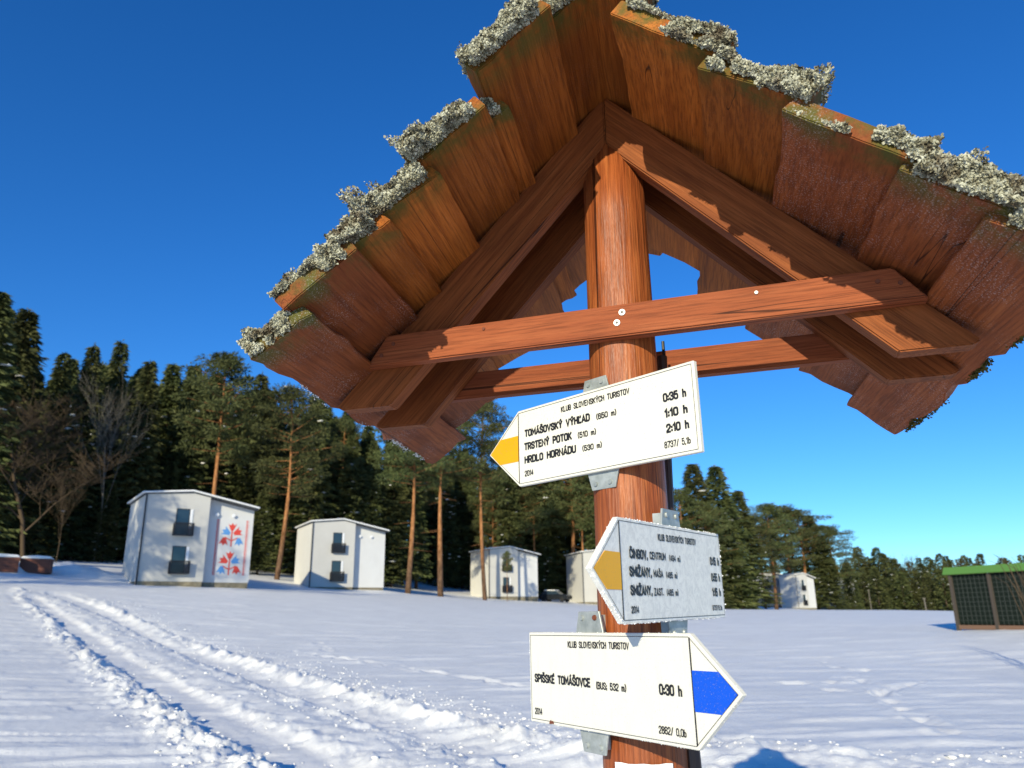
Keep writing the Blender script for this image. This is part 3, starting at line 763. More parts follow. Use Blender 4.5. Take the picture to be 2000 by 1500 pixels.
# ------------------------------------------------------------------ netted enclosure at the right
p = at(1873, 1229, 36.0); zb = p[2]
q = at(1990, 1230, 34.6)
yaw = math.atan2(q[1] - p[1], q[0] - p[0])
enc = empty('netted_enclosure', (p[0], p[1], zb), yaw)
tag(enc, 'dark netted enclosure with green roof edge and wooden bottom rail on the snow', 'enclosure')
PW, HH, NP, DD = 1.62, 2.05, 4, 3.2
for k in range(NP + 1):
    MB().box(k * PW - 0.06, k * PW + 0.06, -0.06, 0.06, -0.12, HH).build('post', M['frame_wood'], enc)
    MB().box(k * PW - 0.05, k * PW + 0.05, DD - .05, DD + 0.05, -0.3, HH + .15).build('post', M['frame_wood'], enc)
for k in range(NP):
    x0, x1 = k * PW + 0.062, (k + 1) * PW - 0.062
    MB().box(x0, x1, 0.03, 0.045, 0.2, HH).build('net_panel', M['net'], enc)
    MB().box(x0, x1, -0.05, 0.05, 0.0, 0.16).build('bottom_rail', M['rail_wood'], enc)
    wg = MB()
    for i in range(1, 8): wg.box(x0 + (x1 - x0) * i / 8 - .006, x0 + (x1 - x0) * i / 8 + .006, 0.012, 0.024, .165, HH - .01)
    for i in range(1, 11): wg.box(x0, x1, -0.002, 0.010, .16 + (HH - .16) * i / 11 - .006, .16 + (HH - .16) * i / 11 + .006)
    wg.build('wire_grid', M['wire'], enc)
MB().box(0.0, 0.02, 0.07, DD - .06, 0.0, HH).build('net_panel', M['net'], enc)
MB().box(0.06, NP * PW, DD - .02, DD, 0.0, HH).build('net_panel', M['net'], enc)
for k in range(NP):   # roof sheets: green at the near end, grey after
    mr = MB(); mr.prism([(-0.16, HH + 0.01), (-0.18, HH + 0.04), (-0.04, HH + 0.30), (DD + .2, HH + 0.33), (DD + .2, HH + .30), (0.0, HH + 0.27)], 0, k * PW - (.2 if k == 0 else 0), (k + 1) * PW - .004)
    mr.build('roof_sheet', M['green'] if k < 2 else M['zinc'], enc)
# thin posts in front of the tree line
for px, top, base, d, lab in ((1806, 1168, 1207, 130, 'thin pale wooden post at the meadow edge beside the netted enclosure'), (1697, 1152, 1193, 190, 'thin pale post at the meadow edge beside the cream house clump')):
    a = at(px, top, d); z0 = tz(a[0], a[1]); e = empty('wooden_post', (a[0], a[1], z0)); tag(e, lab, 'post')
    hgt = a[2] - z0
    MB().tube([(0, 0, -0.2), (-.12, 0, hgt)], [0.11, 0.09], 7).build('shaft', M['bark_birch'], e)
    MB().box(-.32, .08, -.05, .05, hgt - .12, hgt + .02).build('crosspiece', M['bark_birch'], e)
# twigs of a shrub at the right edge
a = at(2030, 1235, 22); sh = empty('bare_shrub', (a[0], a[1], tz(a[0], a[1]))); tag(sh, 'thin bare arching twigs of a shrub beside the netted enclosure', 'shrub')
for i in range(9):
    aa = math.pi + random.uniform(-0.9, .9); l_ = random.uniform(.5, 1.0); hh = random.uniform(2.1, 2.75)
    MB().tube([(0.05 * i - .2, 0, -0.1), (0.05 * i - .2 + math.cos(aa) * l_ * .2, math.sin(aa) * l_ * .2, hh * .6), (0.05 * i - .2 + math.cos(aa) * l_ * .55, math.sin(aa) * l_ * .55, hh * .92), (0.05 * i - .2 + math.cos(aa) * l_, math.sin(aa) * l_, hh)], [.012, .009, .006, .003], 5).build('twig', M['bark_twig'], sh)

# ------------------------------------------------------------------ brown boxes, car
def slat_box(px, py, d, w, h, dep, yaw, label):
    a = at(px, py, d); z0 = tz(a[0], a[1]); azv = math.atan2(a[0], a[1])
    e = empty('wooden_box', (a[0], a[1], z0 - 0.05), -azv + yaw); tag(e, label, 'box')
    n = 5; bh = h / n
    for k in range(n):
        MB().box(0, w, -0.03, 0.0, k * bh + .01, (k + 1) * bh - .01).build('board', M['bin'], e)
        MB().box(-0.03, 0.0, 0.0, dep, k * bh + .01, (k + 1) * bh - .01).build('board', M['bin'], e)
    MB().box(0.002, w, 0.002, dep, 0, h - .01).build('inner_box', M['bin'], e)
    for x in (0, w * .5, w - .08): MB().box(x, x + .08, -0.06, -0.032, 0, h).build('batten', M['bin'], e)
    MB().prism([(-.05, h), (w + .05, h), (w * .95, h + .16), (w * .5, h + .22), (w * .05, h + .15)], 1, -.05, dep + .05).build('snow_cap', M['snow_clean'], e, bevel=.03)
    return e
slat_box(36, 1121, 62, 1.8, 0.95, 1.2, RAD(-8), 'dark brown slatted wooden box with snow on top below the leafless tree')
slat_box(-52, 1116, 61, 2.4, 0.95, 1.2, RAD(-2), 'reddish brown wooden box with a thick snow cap at the start of the track')
a = at(1085, 1176, 108); azv = math.atan2(a[0], a[1])
car = empty('parked_car', (a[0], a[1], tz(a[0], a[1])), -azv + RAD(-25)); tag(car, 'dark parked car in tree shade between two white houses', 'car')
MB().prism([(-2.1, .35), (2.1, .35), (2.15, .75), (1.95, .95), (1.0, 1.0), (-1.95, 1.02), (-2.15, .8)], 1, -.85, .85).build('body', M['car'], car, bevel=.05)
MB().prism([(-1.9, 1.02), (1.0, 1.0), (.35, 1.48), (-1.35, 1.52)], 1, -.72, .72).build('cabin', M['glass'], car, bevel=.04)
for x in (-1.35, 1.35):
    for y in (-.82, .82): MB().tube([(x, y - .1, .33), (x, y + .1, .33)], .33, 14).build('wheel', M['tyre'], car)
MB().prism([(-1.4, 1.53), (.3, 1.49), (.2, 1.6), (-1.3, 1.63)], 1, -.7, .7).build('snow_cover', M['snow_clean'], car, bevel=.02)

# ------------------------------------------------------------------ the signpost shelter
POST = np.array([0.2235, 1.4704, 0.0])
TH = RAD(-18.67)
U = np.array([math.cos(TH), math.sin(TH), 0]); W = np.array([math.sin(TH), -math.cos(TH), 0]); Zv = np.array([0, 0, 1.0])
def wor(u, w, z): return POST + U * u + W * w + Zv * z
gz0 = float(gz_at(POST[0], POST[1])[0])
shelter = empty('trail_signpost', (POST[0], POST[1], gz0)); tag(shelter, 'reddish brown log signpost under a small plank gable roof crusted with lichen', 'signpost')
bpy.context.view_layer.update()
SH_INV = np.array(shelter.matrix_world.inverted())
def frame_obj(name, wverts, faces, xax, zax, org, mat, parent=shelter, bevel=0.0, smooth=False):
    """mesh from world-space points, stored in a local frame whose X axis runs along the piece"""
    x = np.array(xax, float); x /= np.linalg.norm(x); z = np.array(zax, float); z -= x * (z @ x); z /= np.linalg.norm(z); y = np.cross(z, x)
    R = np.stack([x, y, z], 1); loc = (np.asarray(wverts) - org) @ R
    me = bpy.data.meshes.new(name); me.from_pydata([tuple(v) for v in loc], [], faces)
    bm = bmesh.new(); bm.from_mesh(me); bmesh.ops.recalc_face_normals(bm, faces=bm.faces)
    if bevel: bmesh.ops.bevel(bm, geom=[e for e in bm.edges if len(e.link_faces) == 2 and e.calc_face_angle() > 0.5], offset=bevel, segments=2, affect='EDGES')
    bm.to_mesh(me); bm.free(); me.materials.append(mat)
    if smooth:
        for p_ in me.polygons: p_.use_smooth = True
    o = bpy.data.objects.new(name, me); COL.objects.link(o); o.parent = parent
    mw = Matrix.Identity(4)
    for i in range(3):
        for j in range(3): mw[i][j] = R[i][j]
        mw[i][3] = org[i]
    o.matrix_parent_inverse = parent.matrix_world.inverted(); o.matrix_basis = mw
    return o
def uz_prism(name, poly, w0, w1, mat, along_uz, bevel=0.003):
    n = len(poly); V = [wor(u, w0, z) for u, z in poly] + [wor(u, w1, z) for u, z in poly]
    F = [list(range(n))[::-1], [n + i for i in range(n)]] + [[i, (i + 1) % n, n + (i + 1) % n, n + i] for i in range(n)]
    return frame_obj(name, V, F, U * along_uz[0] + Zv * along_uz[1], W, V[0], mat, bevel=bevel)
# log post with gable-cut top
segs, rings = 40, []
zs = list(np.linspace(gz0 - 0.3, 2.40, 30)) + [2.47]
V, F = [], []
for z in zs:
    r0 = 0.0735 - 0.0078 * (z - 1.3)
    for k in range(segs):
        t = 2 * math.pi * k / segs
        rr = r0 * (1 + 0.012 * math.sin(3 * t + z * 1.2) + 0.008 * math.sin(7 * t + 3 * z) + random.gauss(0, .0012))
        u_, w_ = rr * math.cos(t), rr * math.sin(t)
        V.append(wor(u_, w_, z if z < 2.45 else 2.548 - 1.0 * abs(u_) + random.gauss(0, .002)))
for i in range(len(zs) - 1):
    for k in range(segs):
        k2 = (k + 1) % segs; F.append([i * segs + k, i * segs + k2, (i + 1) * segs + k2, (i + 1) * segs + k])
F.append([(len(zs) - 1) * segs + k for k in range(segs)])
post_o = frame_obj('post', V, F, (1, 0, 0), (0, 0, 1), np.array([POST[0], POST[1], gz0]), M['post'], smooth=True)
# rafters and tie beams
SL = 1.03
for side in (-1, 1):
    for w0, w1, zt_, zb_ in ((0.018, 0.060, 2.670, 2.545), (-0.155, -0.112, 2.668, 2.545)):
        e_ = 0.618; ze = zt_ - SL * e_
        poly = [(0.0006 * side, zt_), (side * e_, ze), (side * (e_ - 0.012), ze - .008), (side * (zb_ - ze + 0.008) / 1.06, ze - 0.008), (0.0006 * side, zb_)]
        uz_prism('rafter', poly, w0, w1, M['rafter'], (side, -SL))
tie_f = uz_prism('tie_beam', [(-0.533, 2.106), (0.546, 2.106), (0.497, 2.171), (-0.487, 2.171)], 0.0605, 0.090, M['tie'], (1, 0))
tie_r = uz_prism('tie_beam', [(-0.50, 2.087), (0.53, 2.087), (0.485, 2.150), (-0.45, 2.150)], -0.184, -0.1555, M['tie'], (1, 0))
def screw(u, z, w, r_, mat, wash=True):
    mb = MB(); c = wor(u, w, z)
    mb.tube([tuple(wor(u, w, z)), tuple(wor(u, w + .0022, z))], [r_, r_ * .93], 14)
    sc_ = frame_obj('screw', mb.v, mb.f, (1, 0, 0), (0, 0, 1), wor(u, w, z), mat)
    if r_ > .006:
        h_ = MB().tube([(0, 0, 0), tuple(W * .0012)], [r_ * .45, r_ * .4], 8).build('drive_socket', M['black'], sc_); h_.location = tuple(W * .0018)
for u_, z_, r_, mm in ((0.020, 2.153, .0068, 'screw'), (0.009, 2.133, .0068, 'screw'), (-0.265, 2.157, .0034, 'rust'), (0.268, 2.157, .0034, 'zinc'), (0.470, 2.148, .0042, 'rust'), (-0.47, 2.150, .0042, 'rust'), (-0.497, 2.127, .0042, 'rust'), (.505, 2.14, .004, 'rust')):
    screw(u_, z_, .0903, r_, M[mm])
# roof planks (lapped, each lower plank tucked under the next one up)
KS, Z0, BET = 0.12, 2.660, math.atan(SL)
Dd = W + U * KS; Dd = Dd / np.linalg.norm(Dd)
def roof_pt(side, q, w, h):
    N = side * (U - KS * W) * math.sin(BET) + Zv * math.cos(BET); N = N / np.linalg.norm(N)
    return wor(KS * w + side * q, w, Z0 - SL * q) + N * h, N
TK = 0.031
def lobes(pos, nrm, rg, size):
    """little curled lichen lobes growing from pos along nrm"""
    n = len(pos); d = nrm + rg.normal(0, .75, (n, 3)); d /= np.linalg.norm(d, axis=1, keepdims=True)
    s = np.cross(d, rg.normal(0, 1, (n, 3))); s /= np.linalg.norm(s, axis=1, keepdims=True); cu = np.cross(s, d)
    l = (size * (0.6 + 0.8 * rg.random(n)))[:, None]; w = l * (0.26 + .22 * rg.random((n, 1)))
    a, b = pos - s * w * .5, pos + s * w * .5
    m_ = pos + d * l * .6 + cu * l * .1; c, e = m_ + s * w, m_ - s * w
    t = pos + d * l * .85 + cu * l * .45; f1, f2 = t + s * w * .8, t - s * w * .8
    V = np.stack([a, b, c, e, f1, f2], 1).reshape(-1, 3); i = np.arange(n) * 6
    return V, np.concatenate([np.stack([i, i + 1, i + 2, i + 3], 1), np.stack([i + 3, i + 2, i + 4, i + 5], 1)])
LP = [(0.0, .082, .400, -.63), (.082, .178, .440, -.60), (.178, .212, .350, -.585), (.212, .306, .398, -.63), (.306, .396, .398, -.60), (.396, .447, .392, -.66), (.447, .546, .428, -.62), (.546, .618, .395, -.675)]
RP = [(0.0, .067, .400, -.61), (.067, .205, .412, -.57), (.205, .322, .410, -.62), (.322, .452, .420, -.62), (.452, .548, .400, -.64), (.548, .634, .386, -.63)]
SAGS = {1: (.012, .034, .036, .034, .018, .004), -1: (.0,) * 8}
for side, PL in ((-1, LP), (1, RP)):
    for i, (q0, q1, wf, wr) in enumerate(PL):
        wf -= 0.022 + ((0.008, -.008, .004, -.006, .010, -.008, .006, -.004)[i] if side < 0 else (.0, .006, .0, .004, -.004, 0)[i])
        rg = np.random.default_rng(900 + i * 7 + (side > 0) * 50)
        top_edge = q0 - (0.016 if i else 0.006); lowh = TK if i < len(PL) - 1 else TK * 0.9
        nx, ny = 22, 5; V = []
        hb = 0.0 if i else 0.004
        warp = rg.normal(0, .0025); bow = rg.normal(0, .002)
        efront = rg.normal(0, .0022, ny + 1); tw_ = rg.normal(0, .005); erear = np.cumsum(rg.normal(0, .010, ny + 1))
        skew = rg.normal(0, .010)
        for layer in (0, 1):
            for ix in range(nx + 1):
                for iy in range(ny + 1):
                    fy = iy / ny; q = top_edge + (q1 + 0.002 - top_edge) * fy; fx = ix / nx
                    if i: q += tw_ * (fx - .4) * (1 - fy)
                    w = wf + efront[iy] + skew * (fy - .5) - fx * (wf - wr); w += erear[iy] * fx ** 4
                    h = hb + (lowh - hb) * fy + bow * math.sin(fx * 6) + warp * (fy - .5) * 2 * fx + layer * (TK * (1 + .08 * math.sin(ix * .7 + i)))
                    h -= SAGS[side][i] * max(0.0, (w - .06) / .34) ** 1.6
                    if iy in (0, ny): q += rg.normal(0, .0012)
                    if i == len(PL) - 1 and iy == ny: q += rg.normal(0, .0045)
                    V.append(roof_pt(side, q, w, h)[0])
        NN = (nx + 1) * (ny + 1); idx = lambda l, a, b: l * NN + a * (ny + 1) + b
        F = []
        for a in range(nx):
            for b in range(ny):
                F.append([idx(0, a, b), idx(0, a, b + 1), idx(0, a + 1, b + 1), idx(0, a + 1, b)]); F.append([idx(1, a, b), idx(1, a + 1, b), idx(1, a + 1, b + 1), idx(1, a, b + 1)])
        for a in range(nx):
            F.append([idx(0, a, 0), idx(0, a + 1, 0), idx(1, a + 1, 0), idx(1, a, 0)]); F.append([idx(0, a, ny), idx(1, a, ny), idx(1, a + 1, ny), idx(0, a + 1, ny)])
        for b in range(ny):
            F.append([idx(0, 0, b), idx(1, 0, b), idx(1, 0, b + 1), idx(0, 0, b + 1)]); F.append([idx(0, nx, b), idx(0, nx, b + 1), idx(1, nx, b + 1), idx(1, nx, b)])
        org, N = roof_pt(side, (q0 + q1) / 2, wf, TK / 2 - SAGS[side][i])
        frosty = (side > 0 and i >= 3) or (side < 0 and i >= 6)
        pk = frame_obj('roof_plank', V, F, Dd, N, org, M['plank_frost' if frosty else 'plank'], bevel=0.002)
        # lichen crust on the front end and the top near it
        nl = int((26000 if side < 0 else 18000) * (q1 - q0) / 0.1)
        fy = rg.random(nl); q = q0 + (q1 - q0) * fy
        kind = rg.random(nl)
        dep = np.where(kind < .55, -0.002 - 0.010 * rg.random(nl), 0.085 * rg.random(nl) ** 1.6)     # behind the front edge
        hh = np.where(kind < .55, rg.random(nl) * TK * 1.15, TK * 1.02)
        mask = vnoise(q * 26 + i * 3.3, dep * 30 + hh * 60 + side * 5.1, 77) + 0.35 * (vnoise(q * 70, dep * 60 + hh * 90, 78) - .5)
        mask = 0.5 * mask + 0.62 * vnoise(q * 15 + i * 1.7 + side * 9, dep * 12 + hh * 14, 79) - 0.02
        tuft = sstep(.62, .8, vnoise(q * 45, dep * 40 + side * 3, 81))
        thick = (1 + (1.2 if side < 0 else .5) * tuft) * (2.1 if side < 0 and 1 <= i <= 5 else 1.25) * np.clip(mask - 0.26, 0, 1) * np.where(kind < .55, 0.024, 0.036)
        keep = (mask > (0.34 if side < 0 else 0.37)) & (dep < 0.03 + 0.06 * mask)
        q, dep, hh, kind, thick = q[keep], dep[keep], hh[keep], kind[keep], thick[keep]
        P, Nn = [], []
        for a_, b_, c_, kd, th_ in zip(q, dep, hh, kind, thick):
            low = lowh * (a_ - q0) / (q1 - q0)
            pt, N_ = roof_pt(side, a_, wf - b_, c_ + low - SAGS[side][i] * max(0.0, (wf - b_ - .06) / .34) ** 1.6)
            gd = Dd if kd < .55 else (N_ + Dd * .35)
            gd = gd / np.linalg.norm(gd)
            P.append(pt + gd * th_ * rg.random()); Nn.append(gd + N_ * .25)
        if P:
            LV, LQ = lobes(np.array(P), np.array(Nn), rg, 0.0043)
            x = Dd; z = N - x * (N @ x); z /= np.linalg.norm(z); y = np.cross(z, x); R = np.stack([x, y, z], 1)
            lo = link('lichen', np_mesh('lichen', (LV - org) @ R, LQ), pk, M['lichen_pale']); lo['kind'] = 'stuff'
for side, q_e, n_, mat_, nm_, sz_ in ((1, .636, 2600, 'moss', 'moss_fringe', .0050), (-1, .620, 700, 'frost', 'frost_fringe', .0030)):
    rg = np.random.default_rng(55 + side); ww = rg.uniform(-.6, .36, n_); keep = vnoise(ww * 14, ww * 3, 66) > (.35 if side > 0 else .5); ww = ww[keep]
    P = np.array([roof_pt(side, q_e + rg.normal(0, .003), w_, TK * (.85 + .5 * rg.random()))[0] for w_ in ww])
    Nn = np.tile(side * U * .7 - Zv * .6, (len(ww), 1)); LV, LQ = lobes(P, Nn, rg, sz_)
    o_ = link(nm_, np_mesh(nm_, LV - np.array([POST[0], POST[1], gz0]), LQ), shelter, M[mat_]); o_['kind'] = 'stuff'
# slim dark pole right behind the log
e = empty('steel_pole', tuple(wor(0.105, -0.055, gz0))); tag(e, 'slim dark brown steel pole with a thin rod on top right behind the log post', 'pole')
c0 = np.array(e.location)
pm = MB(); pts = [(1352, 1500, 1.50), (1305, 1000, 1.53), (1293, 697, 1.55)]
P3 = [at(a_, b_, c_) for a_, b_, c_ in pts]
dirv = (P3[2] - P3[0]); bot = P3[0] - dirv * ((P3[0][2] - gz0 + .2) / dirv[2])
e.location = (bot[0], bot[1], gz0); c0 = np.array([bot[0], bot[1], gz0])
pm.tube([tuple(bot - c0), tuple(P3[0] - c0), tuple(P3[1] - c0), tuple(P3[2] - c0)], [.017, .0165, .0120, .0105], 10); pm.build('tube', M['pole_dark'], e, smooth=False)
rt = P3[2] + np.array([0.004, 0, 0]); MB().tube([tuple(rt - c0), tuple(rt + [0, 0, .034] - c0)], .0032, 8).build('rod', M['black'], e)

# ------------------------------------------------------------------ signs
_w = 0.44
_O = [(.22, 1), (.37, .96), (_w, .84), (_w, .16), (.37, .04), (.22, 0), (.07, .04), (0, .16), (0, .84), (.07, .96), (.22, 1)]
_C = [(_w, .72), (_w, .84), (.37, .96), (.22, 1), (.07, .96), (0, .84), (0, .16), (.07, .04), (.22, 0), (.37, .04), (_w, .16), (_w, .28)]
_S = [(_w, .74), (_w, .85), (.37, .96), (.22, 1), (.07, .96), (0, .84), (0, .70), (.06, .61), (.38, .42), (_w, .31), (_w, .16), (.37, .04), (.22, 0), (.07, .04), (0, .16), (0, .27)]
_PP = [(0, 0), (0, 1), (.26, 1), (.39, .94), (_w, .82), (_w, .64), (.39, .52), (.26, .47), (0, .47)]
GLYPH = {   # narrow stroke alphabet of the trail boards: width, strokes
 'A': (.48, [[(0, 0), (.24, 1), (.48, 0)], [(.08, .28), (.40, .28)]]), 'B': (_w, [[(0, 0), (0, 1), (.26, 1), (.38, .93), (.41, .77), (.37, .6), (.26, .53), (0, .53)], [(.26, .53), (.40, .45), (_w, .27), (.39, .07), (.26, 0), (0, 0)]]),
 'C': (_w, [_C]), 'D': (_w, [[(0, 0), (0, 1), (.22, 1), (.37, .95), (_w, .82), (_w, .18), (.37, .05), (.22, 0), (0, 0)]]), 'E': (.38, [[(.38, 0), (0, 0), (0, 1), (.38, 1)], [(0, .52), (.32, .52)]]),
 'G': (_w, [_C[:-1] + [(_w, .46), (.24, .46)]]), 'H': (_w, [[(0, 0), (0, 1)], [(_w, 0), (_w, 1)], [(0, .52), (_w, .52)]]), 'I': (.02, [[(.01, 0), (.01, 1)]]),
 'K': (_w, [[(0, 0), (0, 1)], [(_w, 1), (.02, .40)], [(.14, .55), (_w, 0)]]), 'L': (.36, [[(0, 1), (0, 0), (.36, 0)]]), 'M': (.56, [[(0, 0), (0, 1), (.28, .3), (.56, 1), (.56, 0)]]), 'N': (.46, [[(0, 0), (0, 1), (.46, 0), (.46, 1)]]),
 'O': (_w, [_O]), '0': (_w, [_O]), 'P': (_w, [_PP]), 'R': (_w, [_PP, [(.22, .47), (_w, 0)]]), 'S': (_w, [_S]), 'T': (.46, [[(0, 1), (.46, 1)], [(.23, 1), (.23, 0)]]), 'U': (_w, [[(0, 1), (0, .16), (.07, .04), (.22, 0), (.37, .04), (_w, .16), (_w, 1)]]),
 'V': (.48, [[(0, 1), (.24, 0), (.48, 1)]]), 'Y': (.48, [[(0, 1), (.24, .45), (.48, 1)], [(.24, .45), (.24, 0)]]), 'Z': (_w, [[(0, 1), (_w, 1), (0, 0), (_w, 0)]]),
 '1': (.20, [[(0, .76), (.17, 1), (.17, 0)]]), '2': (_w, [[(0, .72), (0, .85), (.07, .96), (.22, 1), (.37, .96), (_w, .84), (_w, .68), (.38, .55), (0, .12), (0, 0), (_w, 0)]]),
 '3': (_w, [[(0, .74), (0, .85), (.07, .96), (.22, 1), (.37, .96), (_w, .84), (_w, .66), (.37, .56), (.2, .53)], [(.2, .53), (.37, .49), (_w, .38), (_w, .16), (.37, .04), (.22, 0), (.07, .04), (0, .16), (0, .26)]]),
 '4': (_w, [[(.33, 0), (.33, 1), (0, .3), (_w, .3)]]), '5': (_w, [[(.41, 1), (.04, 1), (.02, .54), (.1, .62), (.24, .64), (.38, .58), (_w, .46), (_w, .16), (.37, .04), (.22, 0), (.07, .04), (0, .16), (0, .24)]]),
 '6': (_w, [[(_w, .76), (_w, .85), (.37, .96), (.22, 1), (.07, .96), (0, .84), (0, .16), (.07, .04), (.22, 0), (.37, .04), (_w, .16), (_w, .42), (.37, .54), (.22, .57), (.07, .54), (0, .44)]]), '7': (_w, [[(0, 1), (_w, 1), (.16, 0)]]),
 '8': (_w, [[(.22, .54), (.08, .60), (.02, .70), (.02, .86), (.08, .96), (.22, 1), (.36, .96), (.42, .86), (.42, .70), (.36, .60), (.22, .54)], [(.22, .54), (.07, .48), (0, .38), (0, .15), (.07, .04), (.22, 0), (.37, .04), (_w, .15), (_w, .38), (.37, .48), (.22, .54)]]),
 '9': (_w, [[(0, .24), (0, .15), (.07, .04), (.22, 0), (.37, .04), (_w, .16), (_w, .84), (.37, .96), (.22, 1), (.07, .96), (0, .84), (0, .58), (.07, .46), (.22, .43), (.37, .46), (_w, .56)]]),
 'h': (.34, [[(0, 0), (0, 1)], [(0, .5), (.06, .6), (.18, .64), (.3, .58), (.34, .48), (.34, 0)]]), 'm': (.50, [[(0, 0), (0, .64)], [(0, .5), (.08, .62), (.18, .62), (.25, .5), (.25, 0)], [(.25, .5), (.33, .62), (.43, .62), (.50, .5), (.50, 0)]]),
 'b': (.34, [[(0, 1), (0, 0)], [(0, .5), (.1, .63), (.24, .62), (.34, .5), (.34, .14), (.24, .02), (.1, 0), (0, .1)]]), '(': (.14, [[(.14, 1.08), (.03, .82), (0, .5), (.03, .18), (.14, -.08)]]), ')': (.14, [[(0, 1.08), (.11, .82), (.14, .5), (.11, .18), (0, -.08)]]),
 ':': (.06, [[(.03, .08), (.03, .20)], [(.03, .52), (.03, .64)]]), ';': (.06, [[(.0, -.10), (.03, .18)], [(.03, .50), (.03, .62)]]), ',': (.08, [[(.0, -.14), (.06, .10)]]), '.': (.06, [[(.03, 0), (.03, .12)]]), '/': (.34, [[(0, -.05), (.34, 1.05)]]), ' ': (.36, [])}
ACUTE = [[(.20, 1.12), (.32, 1.30)]]
CARON = [[(.10, 1.32), (.22, 1.14), (.34, 1.32)]]
for ch, base, acc in (('Á', 'A', ACUTE), ('É', 'E', ACUTE), ('Ý', 'Y', ACUTE), ('Š', 'S', CARON), ('Č', 'C', CARON), ('Ž', 'Z', CARON), ('Ľ', 'L', [[(.30, 1.02), (.26, .78)]])):
    GLYPH[ch] = (GLYPH[base][0], GLYPH[base][1] + acc)
def lettering(parent, s, x, z, wdt, cap):
    cap *= 1.06; weight = 0.225 if cap > .0130 else 0.18; sp = 0.20; tot = sum(GLYPH[c][0] for c in s) + sp * (len(s) - 1); kx = wdt / (tot + weight); hw = weight * min(1.0, max(.68, kx / cap)) * cap / 2
    mb = MB(); cx = weight / 2; lay = 0
    for c in s:
        gw, strokes = GLYPH[c]
        for st in strokes:
            P = [Vector((x + (cx + px_) * kx, z + hw + py_ * (cap - 2 * hw))) for px_, py_ in st]; n = len(P); closed = (P[0] - P[-1]).length < 1e-6
            L_, R2 = [], []
            for i in range(n):
                a = (P[i] - P[i - 1]).normalized() if i else ((P[0] - P[-2]).normalized() if closed else None)
                b = (P[i + 1] - P[i]).normalized() if i < n - 1 else ((P[1] - P[0]).normalized() if closed else None)
                if a is None: a = b
                if b is None: b = a
                na, nb_ = Vector((-a.y, a.x)), Vector((-b.y, b.x)); mm = na + nb_
                mm = mm.normalized() if mm.length > .2 else na
                k = hw / max(.45, mm.dot(na)); q = P[i].copy()
                if not closed and i == 0: q -= b * hw * .6
                if not closed and i == n - 1: q += a * hw * .6
                L_.append(q + mm * k); R2.append(q - mm * k)
            y = -0.0060 - 0.00003 * (lay % 4); lay += 1; b0_ = len(mb.v)
            for l_, r_ in zip(L_, R2): mb.v += [(l_.x, y, l_.y), (r_.x, y, r_.y)]
            mb.f += [[b0_ + 2 * i, b0_ + 2 * i + 1, b0_ + 2 * i + 3, b0_ + 2 * i + 2] for i in range(n - 1)]
        cx += gw + sp
    return mb.build('lettering', M['ink'], parent)
SW, ST_, SHH = 0.4411, 0.0931, 0.16
